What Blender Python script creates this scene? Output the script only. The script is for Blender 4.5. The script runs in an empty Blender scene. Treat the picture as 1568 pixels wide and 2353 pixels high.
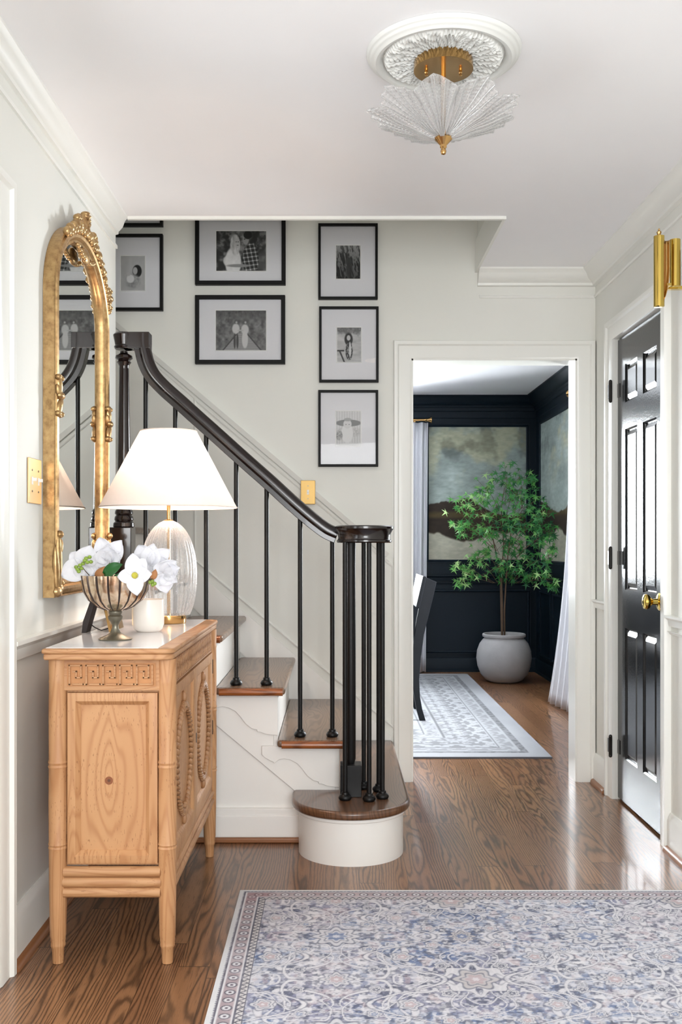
import bpy, bmesh, math, random
import numpy as np
from mathutils import Vector, Matrix

random.seed(7)
S = bpy.context.scene
COL = S.collection
PI = math.pi

# ------------------------------------------------------------------ camera, light, exposure
F = 2287.0; CX = 768.0; HY = 1248.0; CAMZ = 1.13      # focal length in px, vanishing point, eye height
cam = bpy.data.cameras.new('camera'); camo = bpy.data.objects.new('camera', cam); COL.objects.link(camo)
camo.location = (0, 0, CAMZ); camo.rotation_euler = (PI/2, 0, 0)
cam.sensor_fit = 'HORIZONTAL'; cam.sensor_width = 36.0; cam.lens = 36.0*F/1568
cam.shift_x = (784-CX)/1568; cam.shift_y = (HY-1176.5)/1568
cam.clip_start = 0.05; cam.clip_end = 60
S.camera = camo
S.view_settings.view_transform = 'Standard'; S.view_settings.look = 'None'
S.view_settings.gamma = 1.0; S.view_settings.exposure = 0.0; S.view_settings.use_curve_mapping = False
try:
    S.cycles.max_bounces = 10; S.cycles.diffuse_bounces = 6; S.cycles.glossy_bounces = 5
    S.cycles.transparent_max_bounces = 24; S.cycles.transmission_bounces = 8
    S.cycles.sample_clamp_indirect = 20.0; S.cycles.caustics_reflective = False; S.cycles.caustics_refractive = False
    S.cycles.use_denoising = True
except Exception:
    pass
world = bpy.data.worlds.new('sky'); S.world = world; world.use_nodes = True
world.node_tree.nodes['Background'].inputs[0].default_value = (0.86, 0.93, 1.0, 1)
world.node_tree.nodes['Background'].inputs[1].default_value = 1.0

def area(name, loc, direction, sx, sy, power, color=(1, 1, 1), spread=PI):
    l = bpy.data.lights.new(name, 'AREA'); l.shape = 'RECTANGLE'; l.size = sx; l.size_y = sy
    l.energy = power; l.color = color; l.spread = spread
    o = bpy.data.objects.new(name, l); COL.objects.link(o); o.location = loc
    o.rotation_euler = Vector(direction).to_track_quat('-Z', 'Y').to_euler()
    return o
# daylight through the glazed front door behind the viewer, the side opening and the dining windows; plus an added stairwell fill
area('front_door_daylight', (0.45, -1.72, 1.25), (-0.30, 1, 0.0), 1.5, 2.0, 142, (0.97, 0.985, 1.0))
area('side_room_daylight', (-1.7, 1.7, 1.30), (1, 0.15, 0.05), 1.5, 1.7, 38, (0.93, 0.97, 1.0))
area('stairwell_fill', (-0.6, 4.3, 4.75), (0.0, 0, -1), 1.6, 0.6, 6, (1.0, 0.99, 0.97))  # added fill at the top of the closed stairwell, no window there
area('dining_back_window_daylight', (-0.0, 8.98, 1.5), (0, -1, -0.35), 1.15, 1.3, 380, (0.90, 0.96, 1.0))
area('dining_side_window_daylight', (2.0, 6.0, 1.5), (-1, 0, -0.3), 1.5, 1.3, 350, (0.93, 0.97, 1.0))

def P(px, py, Y):                 # the point at depth Y seen at a pixel
    return ((px-CX)*Y/F, Y, CAMZ-(py-HY)*Y/F)

# ------------------------------------------------------------------ materials
def lin(c):
    return tuple((x/12.92 if x <= 0.04045 else ((x+0.055)/1.055)**2.4) for x in [v/255.0 for v in c])
class NT:
    def __init__(s, name):
        s.m = bpy.data.materials.new(name); s.m.use_nodes = True; s.t = s.m.node_tree
        s.b = s.t.nodes['Principled BSDF']; s.out = s.t.nodes['Material Output']
    def n(s, typ, **kw):
        nd = s.t.nodes.new(typ)
        for k, v in kw.items():
            if k.startswith('i_'):
                key = k[2:]; key = int(key) if key.isdigit() else key
                s.put(nd.inputs[key], v)
            else: setattr(nd, k, v)
        return nd
    def put(s, sock, v):
        if hasattr(v, 'links') or isinstance(v, bpy.types.NodeSocket): s.t.links.new(v, sock)
        else: sock.default_value = v
    def math(s, op, a, b=0.0, c=None, clamp=False):
        nd = s.t.nodes.new('ShaderNodeMath'); nd.operation = op; nd.use_clamp = clamp
        s.put(nd.inputs[0], a); s.put(nd.inputs[1], b)
        if c is not None: s.put(nd.inputs[2], c)
        return nd.outputs[0]
    def mix(s, fac, a, b, typ='MIX'):
        nd = s.t.nodes.new('ShaderNodeMix'); nd.data_type = 'RGBA'; nd.blend_type = typ
        s.put(nd.inputs[0], fac)
        for i, v in ((6, a), (7, b)):
            if isinstance(v, tuple) and len(v) == 3: v = (*v, 1)
            s.put(nd.inputs[i], v)
        return nd.outputs[2]
    def pos(s):
        g = s.t.nodes.new('ShaderNodeNewGeometry'); sp = s.t.nodes.new('ShaderNodeSeparateXYZ')
        s.t.links.new(g.outputs['Position'], sp.inputs[0]); return sp.outputs
    def vec(s, x, y, z=0.0):
        c = s.t.nodes.new('ShaderNodeCombineXYZ')
        for i, v in enumerate((x, y, z)): s.put(c.inputs[i], v)
        return c.outputs[0]
    def noise(s, v, scale=1.0, detail=2.0, rough=0.5, dist=0.0):
        nd = s.t.nodes.new('ShaderNodeTexNoise'); s.put(nd.inputs['Vector'], v)
        nd.inputs['Scale'].default_value = scale; nd.inputs['Detail'].default_value = detail
        nd.inputs['Roughness'].default_value = rough; nd.inputs['Distortion'].default_value = dist
        return nd.outputs[0]
    def ramp(s, fac, stops):
        nd = s.t.nodes.new('ShaderNodeValToRGB'); s.put(nd.inputs[0], fac)
        e = nd.color_ramp.elements
        while len(e) < len(stops): e.new(0.5)
        for el, (p, c) in zip(e, stops): el.position = p; el.color = (*c, 1)
        return nd.outputs[0]
    def bump(s, h, strength=0.2, dist=0.01):
        nd = s.t.nodes.new('ShaderNodeBump'); s.put(nd.inputs['Height'], h)
        nd.inputs['Strength'].default_value = strength; nd.inputs['Distance'].default_value = dist
        s.t.links.new(nd.outputs[0], s.b.inputs['Normal'])
    def setb(s, **kw):
        for k, v in kw.items():
            key = {'base': 'Base Color', 'rough': 'Roughness', 'metal': 'Metallic', 'coat': 'Coat Weight', 'coatr': 'Coat Roughness',
                   'spec': 'Specular IOR Level', 'sheen': 'Sheen Weight', 'emit': 'Emission Color', 'emits': 'Emission Strength'}[k]
            if isinstance(v, tuple) and len(v) == 3: v = (*v, 1)
            s.put(s.b.inputs[key], v)

def simple(name, rgb, rough=0.5, metal=0.0, coat=0.0, var=0.06, vs=6.0, bump=0.0, bs=60.0, spec=0.5):
    t = NT(name); c = lin(rgb)
    g = t.n('ShaderNodeNewGeometry').outputs['Position']
    nz = t.noise(g, vs, 3.0)
    t.setb(base=t.mix(nz, tuple(v*(1-var) for v in c), tuple(min(1, v*(1+var)) for v in c)), rough=rough, metal=metal, coat=coat, spec=spec)
    if bump: t.bump(t.noise(g, bs, 3.0), bump, 0.004)
    return t.m

M = {}
M['wall'] = simple('warm_white_wall_paint', (227, 227, 221), 0.55, var=0.015, bump=0.05, bs=90)
M['ceiling'] = simple('white_ceiling_paint', (246, 246, 248), 0.8, var=0.01)
M['trim'] = simple('white_gloss_trim_paint', (233, 233, 228), 0.28, var=0.015)
M['stairwhite'] = simple('white_stair_paint', (236, 234, 230), 0.35, var=0.02)
M['navy'] = simple('dark_navy_paint', (9, 25, 36), 0.5, var=0.08, vs=3, spec=0.22)
M['black'] = simple('black_satin_metal', (13, 12, 12), 0.42, var=0.15, vs=30, spec=0.3)
M['blackhinge'] = simple('black_iron_hinge', (25, 21, 18), 0.3, metal=0.3, vs=40)
M['frameblack'] = simple('black_frame_paint', (8, 8, 8), 0.5, spec=0.2)
M['mat'] = simple('white_picture_mat', (226, 226, 230), 0.8, var=0.01)
M['railwood'] = simple('espresso_gloss_rail', (24, 14, 13), 0.2, coat=0.25, var=0.3, vs=9)
M['brass'] = simple('aged_brass', (196, 156, 100), 0.17, metal=1.0, var=0.1, vs=12)
M['brasspol'] = simple('polished_brass', (214, 184, 96), 0.10, metal=1.0, var=0.05, vs=10)
M['candle'] = simple('white_glass_jar', (246, 240, 232), 0.3, var=0.01)
M['wax'] = simple('cream_wax', (250, 226, 200), 0.5, var=0.02)
M['white'] = simple('white_plastic', (238, 238, 236), 0.35, var=0.01)
M['chairblack'] = simple('black_chair_paint', (20, 23, 28), 0.42, var=0.2, vs=20, spec=0.2)
M['concrete'] = simple('grey_concrete', (168, 166, 166), 0.85, var=0.16, vs=9, bump=0.25, bs=70)
M['soil'] = simple('dark_soil', (52, 42, 34), 0.95, var=0.4, vs=60, bump=0.6)
M['bark'] = simple('brown_bark', (92, 72, 54), 0.8, var=0.25, vs=30, bump=0.3)
M['brownleaf'] = simple('tan_dried_leaf', (176, 122, 78), 0.6, var=0.25, vs=60)
M['darkleaf'] = simple('deep_green_leaf', (34, 92, 40), 0.32, var=0.2, vs=30)
M['berry'] = simple('green_berry', (132, 158, 66), 0.45, var=0.3, vs=150)
M['stamen'] = simple('yellow_green_stamen', (186, 178, 62), 0.6, var=0.3, vs=200, bump=0.5, bs=400)
M['shoe'] = simple('brown_shoe_moulding', (140, 92, 58), 0.35, var=0.15)
M['marble'] = simple('white_marble_inset', (248, 244, 244), 0.12, var=0.03, vs=9)
M['selvage'] = simple('ivory_rug_edge', (214, 212, 212), 0.95, var=0.05, vs=80)
M['leather'] = simple('black_easel_board', (38, 26, 24), 0.5, var=0.15)
M['patina'] = simple('aged_pewter', (128, 124, 110), 0.38, metal=0.85, var=0.25, vs=25)
M['blackdoor'] = simple('glossy_black_door_paint', (13, 15, 18), 0.17, spec=0.38, coat=0.0, var=0.08, bump=0.05, bs=120)

def plaster():
    t = NT('white_plaster_medallion'); t.setb(base=lin((224, 225, 222)), rough=0.55); return t.m
M['plaster'] = plaster()

def wood_floor():
    t = NT('stained_oak_floorboards'); X, Y, Z = t.pos()
    W = 0.083
    xi = t.math('DIVIDE', X, W); bi = t.math('FLOOR', xi); fx = t.math('FRACT', xi)
    wn = t.n('ShaderNodeTexWhiteNoise', noise_dimensions='1D'); t.put(wn.inputs['W'], bi)
    yo = t.math('MULTIPLY_ADD', wn.outputs[0], 5.0, Y)
    yj = t.math('DIVIDE', yo, 1.35); pj = t.math('FLOOR', yj); fy = t.math('FRACT', yj)
    wn2 = t.n('ShaderNodeTexWhiteNoise', noise_dimensions='2D'); t.put(wn2.inputs['Vector'], t.vec(bi, pj))
    r = wn2.outputs[0]
    ro = t.math('MULTIPLY', r, 91.0)
    nz = t.noise(t.vec(t.math('MULTIPLY', X, 8.5), t.math('MULTIPLY_ADD', Y, 0.95, ro), ro), 1.0, 2.0, 0.42, 0.35)
    slope = t.math('MULTIPLY_ADD', t.math('FRACT', t.math('MULTIPLY', r, 7.31)), 1500.0, -750.0)
    wig = t.noise(t.vec(t.math('MULTIPLY', X, 40.0), t.math('MULTIPLY', Y, 7.0), ro), 1.0, 2.0)
    ph = t.math('ADD', t.math('MULTIPLY_ADD', nz, 85.0, t.math('MULTIPLY', X, slope)), t.math('MULTIPLY', wig, 5.0))
    s = t.math('MULTIPLY_ADD', t.math('SINE', ph), 0.5, 0.5)
    lines = t.math('POWER', s, 2.2)
    fine = t.noise(t.vec(t.math('MULTIPLY', X, 420.0), t.math('MULTIPLY', Y, 14.0), 0.0), 1.0, 2.0, 0.6)
    broad = t.noise(t.vec(t.math('MULTIPLY', X, 3.0), t.math('MULTIPLY', Y, 0.8), ro), 1.0, 2.0)
    base = t.ramp(r, [(0.0, lin((140, 98, 66))), (0.45, lin((156, 113, 78))), (0.8, lin((128, 88, 60))), (1.0, lin((170, 127, 90)))])
    base = t.mix(t.math('MULTIPLY', broad, 0.5), base, lin((110, 73, 48)))
    dark = t.mix(t.math('MULTIPLY', lines, t.math('MULTIPLY_ADD', broad, 0.8, 0.34)), base, lin((44, 27, 18)))
    dark = t.mix(t.math('MULTIPLY', t.math('GREATER_THAN', fine, 0.60), 0.40), dark, lin((58, 36, 24)))
    gap = t.math('GREATER_THAN', t.math('ABSOLUTE', t.math('SUBTRACT', fx, 0.5)), 0.488)
    gap2 = t.math('GREATER_THAN', t.math('ABSOLUTE', t.math('SUBTRACT', fy, 0.5)), 0.4985)
    g = t.math('MAXIMUM', gap, gap2)
    t.setb(base=t.mix(t.math('MULTIPLY', g, 0.7), dark, lin((34, 20, 14))),
           rough=t.math('MULTIPLY_ADD', fine, 0.14, 0.24), coat=0.25, coatr=0.10)
    t.bump(t.math('SUBTRACT', t.math('MULTIPLY', lines, -0.25), g), 0.12, 0.002)
    return t.m
M['floor'] = wood_floor()

def oak_tread(name, c1, c2, c3, axis='Y', rough=0.25):
    t = NT(name); X, Y, Z = t.pos()
    a, b = (X, Y) if axis == 'Y' else (Y, X)
    nz = t.noise(t.vec(t.math('MULTIPLY', a, 9.0), t.math('MULTIPLY', b, 1.3), t.math('MULTIPLY', Z, 3.0)), 1.0, 2.0, 0.45, 0.3)
    s = t.math('POWER', t.math('MULTIPLY_ADD', t.math('SINE', t.math('MULTIPLY_ADD', nz, 95.0, t.math('MULTIPLY', a, 420.0))), 0.5, 0.5), 2.0)
    fine = t.noise(t.vec(t.math('MULTIPLY', a, 420.0), t.math('MULTIPLY', b, 15.0), Z), 1.0, 2.0)
    c = t.mix(t.math('MULTIPLY', s, 0.6), t.mix(fine, lin(c1), lin(c2)), lin(c3))
    t.setb(base=c, rough=rough, coat=0.3, coatr=0.15)
    return t.m
M['tread'] = oak_tread('oak_stair_tread', (112, 84, 62), (134, 104, 80), (70, 48, 34), 'Y', 0.32)
M['treaddark'] = oak_tread('dark_oak_starting_tread', (92, 62, 42), (114, 80, 56), (58, 36, 24), 'Y', 0.3)
M['nosing'] = oak_tread('reddish_oak_nosing', (134, 74, 34), (158, 92, 46), (78, 38, 18), 'X')

def pine(name, axis, tone=1.0, knot=None):
    t = NT(name); X, Y, Z = t.pos()
    if axis == 'Z': a, b, c = X, Z, Y
    elif axis == 'ZY': a, b, c = Y, Z, X
    elif axis == 'Y': a, b, c = Z, Y, X
    else: a, b, c = Z, X, Y
    v = t.vec(t.math('MULTIPLY', a, 16.0), t.math('MULTIPLY', b, 1.5), t.math('MULTIPLY', c, 4.0))
    nz = t.noise(v, 1.0, 1.5, 0.4, 0.2)
    if knot:
        kx, kz = knot
        dx = t.math('SUBTRACT', a, kx); dz = t.math('MULTIPLY', t.math('SUBTRACT', b, kz), 0.28)
        d = t.math('SQRT', t.math('ADD', t.math('MULTIPLY', dx, dx), t.math('MULTIPLY', dz, dz)))
        nz = t.math('ADD', t.math('MULTIPLY', nz, 0.30), t.math('MULTIPLY', t.math('POWER', d, 0.75), 2.1))
        dz2 = t.math('SUBTRACT', b, kz); d2 = t.math('SQRT', t.math('ADD', t.math('MULTIPLY', dx, dx), t.math('MULTIPLY', dz2, dz2)))
    s = t.math('POWER', t.math('MULTIPLY_ADD', t.math('SINE', t.math('MULTIPLY', nz, 95.0)), 0.5, 0.5), 3.0)
    base = t.mix(t.noise(v, 0.35, 2.0), lin(tuple(v2*tone for v2 in (196, 151, 107))), lin(tuple(v2*tone for v2 in (176, 127, 85))))
    col = t.mix(t.math('MULTIPLY', s, 0.42), base, lin(tuple(v2*tone for v2 in (150, 94, 54))))
    if knot:
        col = t.mix(t.math('LESS_THAN', d2, 0.011), col, lin((128, 74, 42)))
        col = t.mix(t.math('LESS_THAN', d2, 0.004), col, lin((90, 52, 32)))
    # worm marks and dents: short dark flecks along the grain
    fv = t.vec(t.math('MULTIPLY', a, 330.0), t.math('MULTIPLY', b, 65.0), t.math('MULTIPLY', c, 50.0))
    fl = t.math('GREATER_THAN', t.noise(fv, 1.0, 1.0), 0.675)
    pt = t.math('GREATER_THAN', t.noise(t.vec(a, b, c), 11.0, 2.0), 0.5)
    flm = t.math('MULTIPLY', fl, pt)
    col = t.mix(t.math('MULTIPLY', flm, 0.55), col, lin((128, 82, 50)))
    t.setb(base=col, rough=0.5)
    t.bump(t.math('SUBTRACT', t.math('MULTIPLY', s, -0.3), flm), 0.35, 0.002)
    return t.m
M['pinez'] = pine('waxed_pine', 'Z'); M['piney'] = pine('waxed_pine_front', 'ZY'); M['pinex'] = pine('waxed_pine_rail', 'X', 0.97)
M['pinelen'] = pine('waxed_pine_long_rail', 'Y', 0.97)
M['pinegarland'] = pine('waxed_pine_carving', 'ZY', 0.86); M['pineknot'] = pine('knotty_pine_panel', 'Z', 1.0, knot=(-0.607, 0.49))
M['pineshadow'] = simple('painted_recess_shade', (128, 84, 50), 0.8, var=0.2, vs=40)  # shade in the lattice holes, put into the ground colour
M['pinedark'] = simple('dark_pine_recess', (176, 124, 80), 0.7, var=0.2, vs=40)

def gold():
    t = NT('antique_gold_leaf'); g = t.n('ShaderNodeNewGeometry').outputs['Position']
    n1 = t.noise(g, 45.0, 4.0, 0.6); n2 = t.noise(g, 14.0, 2.0)
    c = t.ramp(n1, [(0.28, lin((128, 100, 64))), (0.5, lin((176, 146, 98))), (0.75, lin((200, 172, 122)))])
    t.setb(base=t.mix(t.math('MULTIPLY', n2, 0.35), c, lin((190, 140, 100))), metal=0.75, rough=0.34)
    t.bump(n1, 0.08, 0.002); return t.m
M['gold'] = gold()

def silver():
    t = NT('mercury_silver'); X, Y, Z = t.pos()
    g = t.n('ShaderNodeNewGeometry').outputs['Position']
    n1 = t.noise(g, 28.0, 4.0, 0.65)
    c = t.ramp(n1, [(0.3, lin((168, 128, 100))), (0.5, lin((222, 198, 170))), (0.72, lin((244, 234, 216)))])
    t.setb(base=c, metal=0.9, rough=0.2); return t.m
M['silver'] = silver()
M['silvergroove'] = simple('dark_silver_groove', (70, 60, 58), 0.35, metal=0.7)

def mirror():
    t = NT('mirror_glass'); t.setb(base=(0.86, 0.88, 0.86), metal=1.0, rough=0.015); return t.m
M['mirror'] = mirror()

def pane():
    t = NT('picture_glass')
    tr = t.n('ShaderNodeBsdfTransparent'); gl = t.n('ShaderNodeBsdfGlossy'); gl.inputs['Roughness'].default_value = 0.02
    fr = t.n('ShaderNodeFresnel'); fr.inputs[0].default_value = 1.22
    mx = t.n('ShaderNodeMixShader'); t.put(mx.inputs[0], fr.outputs[0]); t.put(mx.inputs[1], tr.outputs[0]); t.put(mx.inputs[2], gl.outputs[0])
    t.t.links.new(mx.outputs[0], t.out.inputs[0]); return t.m
M['pane'] = pane()

def pressed_glass(name, lo, hi, tint=(1, 1, 1), stripes=0.0):
    t = NT(name)
    g = t.n('ShaderNodeNewGeometry').outputs['Position']
    tr = t.n('ShaderNodeBsdfTransparent'); tr.inputs[0].default_value = (0.985, 0.985, 0.985, 1)
    gl = t.n('ShaderNodeBsdfGlossy'); gl.inputs['Roughness'].default_value = 0.12
    tl = t.n('ShaderNodeBsdfTranslucent'); tl.inputs[0].default_value = (0.95*tint[0], 0.95*tint[1], 0.95*tint[2], 1)
    df = t.n('ShaderNodeBsdfDiffuse'); df.inputs[0].default_value = (0.95*tint[0], 0.95*tint[1], 0.95*tint[2], 1)
    m1 = t.n('ShaderNodeMixShader'); m1.inputs[0].default_value = 0.5; t.put(m1.inputs[1], tl.outputs[0]); t.put(m1.inputs[2], df.outputs[0])
    m2 = t.n('ShaderNodeMixShader'); m2.inputs[0].default_value = 0.35; t.put(m2.inputs[1], m1.outputs[0]); t.put(m2.inputs[2], gl.outputs[0])
    lw = t.n('ShaderNodeLayerWeight'); lw.inputs[0].default_value = 0.45
    nz = t.noise(g, 260.0, 2.0)
    f = t.math('MULTIPLY_ADD', lw.outputs['Facing'], hi-lo, lo)
    f = t.math('ADD', f, t.math('MULTIPLY', t.math('GREATER_THAN', nz, 0.62), 0.15), clamp=True)
    m3 = t.n('ShaderNodeMixShader'); t.put(m3.inputs[0], f); t.put(m3.inputs[1], tr.outputs[0]); t.put(m3.inputs[2], m2.outputs[0])
    bp = t.n('ShaderNodeBump'); t.put(bp.inputs['Height'], nz); bp.inputs['Strength'].default_value = 0.6; bp.inputs['Distance'].default_value = 0.002
    for nd in (gl, tl, df, lw): t.t.links.new(bp.outputs[0], nd.inputs['Normal'])
    t.t.links.new(m3.outputs[0], t.out.inputs[0]); return t.m
M['lampglass'] = pressed_glass('ribbed_seeded_glass', 0.20, 0.92)
M['leafglass'] = pressed_glass('textured_leaf_glass', 0.16, 0.95)
M['glassrib'] = pressed_glass('clear_glass_rib', 0.55, 1.0)

def translucent(name, c, f, rough=0.8, weave=0.0):
    t = NT(name); g = t.n('ShaderNodeNewGeometry').outputs['Position']
    df = t.n('ShaderNodeBsdfDiffuse'); tl = t.n('ShaderNodeBsdfTranslucent')
    nz = t.noise(g, 90.0, 2.0)
    col = t.mix(nz, tuple(v*(1-weave) for v in c), tuple(min(1, v) for v in c))
    t.put(df.inputs[0], col); t.put(tl.inputs[0], col)
    mx = t.n('ShaderNodeMixShader'); mx.inputs[0].default_value = f; t.put(mx.inputs[1], df.outputs[0]); t.put(mx.inputs[2], tl.outputs[0])
    t.t.links.new(mx.outputs[0], t.out.inputs[0]); return t.m
M['shade'] = translucent('white_linen_shade', lin((250, 242, 236)), 0.24, weave=0.04)
M['petal'] = translucent('white_silk_petal', lin((246, 246, 250)), 0.30, weave=0.03)
M['curtain'] = translucent('white_linen_curtain', lin((240, 240, 244)), 0.30, weave=0.03)

def leafmat():
    t = NT('maple_leaf_green'); g = t.n('ShaderNodeNewGeometry')
    at = t.n('ShaderNodeAttribute', attribute_name='tone')
    col = t.ramp(at.outputs['Fac'], [(0.0, lin((30, 92, 54))), (0.4, lin((66, 144, 70))), (0.75, lin((106, 172, 82))), (1.0, lin((176, 214, 140)))])
    df = t.n('ShaderNodeBsdfPrincipled'); t.put(df.inputs['Base Color'], col); df.inputs['Roughness'].default_value = 0.4
    tl = t.n('ShaderNodeBsdfTranslucent'); t.put(tl.inputs[0], col)
    mx = t.n('ShaderNodeMixShader'); mx.inputs[0].default_value = 0.3; t.put(mx.inputs[1], df.outputs[0]); t.put(mx.inputs[2], tl.outputs[0])
    t.t.links.new(mx.outputs[0], t.out.inputs[0]); return t.m
M['maple'] = leafmat()

def vcol(name, rough=0.8, spec=0.3, fabric=False):
    t = NT(name); at = t.n('ShaderNodeAttribute', attribute_name='Col')
    col = at.outputs['Color']
    if fabric:
        X, Y, Z = t.pos()
        w = t.noise(t.vec(t.math('MULTIPLY', X, 1500.0), t.math('MULTIPLY', Y, 260.0), 0.0), 1.0, 1.0)
        w2 = t.noise(t.vec(t.math('MULTIPLY', X, 220.0), t.math('MULTIPLY', Y, 1200.0), 0.0), 1.0, 1.0)
        ww = t.math('ADD', w, w2)
        col = t.mix(0.55, col, t.mix(t.math('MULTIPLY', ww, 0.5), (0.35, 0.35, 0.35), (1.35, 1.35, 1.35)), 'MULTIPLY')
        t.bump(ww, 0.3, 0.002)
    t.setb(base=col, rough=rough, spec=spec); return t.m
M['print'] = vcol('black_and_white_print', 0.5)
M['rugpat'] = vcol('distressed_blue_rug_pile', 0.95, 0.1, True)
M['mural'] = vcol('painted_landscape_mural', 0.6, 0.3)
def bulbglass():
    t = NT('thin_glowing_bulb'); tr = t.n('ShaderNodeBsdfTransparent'); em = t.n('ShaderNodeEmission')
    em.inputs[0].default_value = (1, 0.80, 0.62, 1); em.inputs[1].default_value = 20
    mx = t.n('ShaderNodeMixShader'); mx.inputs[0].default_value = 0.15; t.put(mx.inputs[1], tr.outputs[0]); t.put(mx.inputs[2], em.outputs[0])
    t.t.links.new(mx.outputs[0], t.out.inputs[0]); return t.m
M['bulb'] = bulbglass()
M['windowglass'] = M['pane']

# ------------------------------------------------------------------ mesh helpers
class MB:
    def __init__(s): s.v = []; s.f = []
    def add(s, vs, fs):
        o = len(s.v); s.v += [tuple(p) for p in vs]; s.f += [tuple(i+o for i in f) for f in fs]; return s
    def box(s, x0, x1, y0, y1, z0, z1):
        return s.add([(x0,y0,z0),(x1,y0,z0),(x1,y1,z0),(x0,y1,z0),(x0,y0,z1),(x1,y0,z1),(x1,y1,z1),(x0,y1,z1)],
                     [(0,3,2,1),(4,5,6,7),(0,1,5,4),(1,2,6,5),(2,3,7,6),(3,0,4,7)])
    def prism(s, pts, f3, d0, d1):          # polygon extruded between two depths
        n = len(pts)
        vs = [f3(a, b, d0) for a, b in pts]+[f3(a, b, d1) for a, b in pts]
        fs = [tuple(range(n))[::-1], tuple(range(n, 2*n))]+[(i, (i+1) % n, n+(i+1) % n, n+i) for i in range(n)]
        return s.add(vs, fs)
    def lathe(s, prof, c=(0, 0, 0), seg=32, rib=None, cap=True, M3=None):
        vs = []; fs = []; n = len(prof)
        for k in range(seg):
            a = 2*PI*k/seg
            for (r, z) in prof:
                rr = r*(1+(rib(a, z) if rib else 0))
                p = Vector((rr*math.cos(a), rr*math.sin(a), z))
                if M3 is not None: p = M3 @ p
                vs.append((c[0]+p.x, c[1]+p.y, c[2]+p.z))
        for k in range(seg):
            k2 = (k+1) % seg
            for i in range(n-1): fs.append((k*n+i, k2*n+i, k2*n+i+1, k*n+i+1))
        if cap:
            if prof[0][0] > 1e-5: fs.append(tuple(k*n for k in range(seg))[::-1])
            if prof[-1][0] > 1e-5: fs.append(tuple(k*n+n-1 for k in range(seg)))
        return s.add(vs, fs)
    def tube(s, pts, rad, seg=10, cap=True, flat=1.0):
        pts = [Vector(p) for p in pts]; n = len(pts)
        rads = rad if isinstance(rad, (list, tuple)) else [rad]*n
        vs = []; fs = []; up = None
        for i, p in enumerate(pts):
            t = (pts[min(i+1, n-1)]-pts[max(i-1, 0)]).normalized()
            if up is None:
                up = Vector((0, 0, 1)) if abs(t.z) < 0.9 else Vector((0, 1, 0))
            a = t.cross(up).normalized(); b = a.cross(t).normalized(); up = b
            for k in range(seg):
                th = 2*PI*k/seg
                vs.append(p+a*math.cos(th)*rads[i]+b*math.sin(th)*rads[i]*flat)
        for i in range(n-1):
            for k in range(seg):
                k2 = (k+1) % seg; fs.append((i*seg+k, i*seg+k2, (i+1)*seg+k2, (i+1)*seg+k))
        if cap: fs.append(tuple(range(seg))[::-1]); fs.append(tuple(range((n-1)*seg, n*seg)))
        return s.add(vs, fs)
    def ball(s, c, r, seg=10, sc=(1, 1, 1), M3=None):
        prof = [(math.sin(PI*i/seg)*1.0, -math.cos(PI*i/seg)) for i in range(seg+1)]
        prof[0] = (1e-4, -1); prof[-1] = (1e-4, 1)
        D = Matrix.Diagonal((r*sc[0], r*sc[1], r*sc[2]))
        MM = (M3 @ D) if M3 is not None else D
        return s.lathe(prof, c, seg+2, None, False, MM)
    def sweep(s, path, closed, prof, f3):   # planar path with mitred corners; profile = closed loop of (offset, depth)
        n = len(path); m = len(prof); vs = []; fs = []
        for i in range(n):
            p = Vector(path[i]); a = Vector(path[(i-1) % n]); b = Vector(path[(i+1) % n])
            if not closed and i == 0: d1 = d2 = (b-p).normalized()
            elif not closed and i == n-1: d1 = d2 = (p-a).normalized()
            else: d1 = (p-a).normalized(); d2 = (b-p).normalized()
            n1 = Vector((-d1.y, d1.x)); n2 = Vector((-d2.y, d2.x)); mm = (n1+n2)
            if mm.length < 1e-6: mm = n1
            mm.normalize(); mm = mm/max(0.3, mm.dot(n1))
            for (o, d) in prof: vs.append(f3(p.x+mm.x*o, p.y+mm.y*o, d))
        for i in range(n if closed else n-1):
            j = (i+1) % n
            for k in range(m): fs.append((i*m+k, i*m+(k+1) % m, j*m+(k+1) % m, j*m+k))
        if not closed: fs.append(tuple(range(m))[::-1]); fs.append(tuple(range((n-1)*m, n*m)))
        return s.add(vs, fs)

ROOT = {}
def setp(o, label=None, cat=None, group=None, kind=None):
    if label: o['label'] = label
    if cat: o['category'] = cat
    if group: o['group'] = group
    if kind: o['kind'] = kind
    return o
def obj(name, mb, m, parent=None, bevel=0.0, seg=2, smooth=35, solid=0.0, sub=0):
    vs = np.array(mb.v, dtype=float)
    if parent is not None: org = ROOT[parent.name]
    else: org = Vector(((vs[:,0].min()+vs[:,0].max())/2, (vs[:,1].min()+vs[:,1].max())/2, vs[:,2].min()))
    me = bpy.data.meshes.new(name)
    me.from_pydata([(v[0]-org.x, v[1]-org.y, v[2]-org.z) for v in mb.v], [], mb.f)
    bm = bmesh.new(); bm.from_mesh(me); bmesh.ops.recalc_face_normals(bm, faces=bm.faces); bm.to_mesh(me); bm.free()
    if smooth:
        me.shade_smooth(); me.set_sharp_from_angle(angle=math.radians(smooth))
    me.materials.append(m if not isinstance(m, str) else M[m])
    o = bpy.data.objects.new(name, me); COL.objects.link(o)
    if parent is not None: o.parent = parent
    else: o.location = org
    ROOT[o.name] = Vector(org)
    if solid:
        md = o.modifiers.new('thickness', 'SOLIDIFY'); md.thickness = solid; md.offset = 0
    if sub:
        md = o.modifiers.new('smooth', 'SUBSURF'); md.levels = sub; md.render_levels = sub
    if bevel:
        md = o.modifiers.new('bevel', 'BEVEL'); md.width = bevel; md.segments = seg; md.limit_method = 'ANGLE'; md.angle_limit = math.radians(50)
        md.harden_normals = True
    return o
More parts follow.
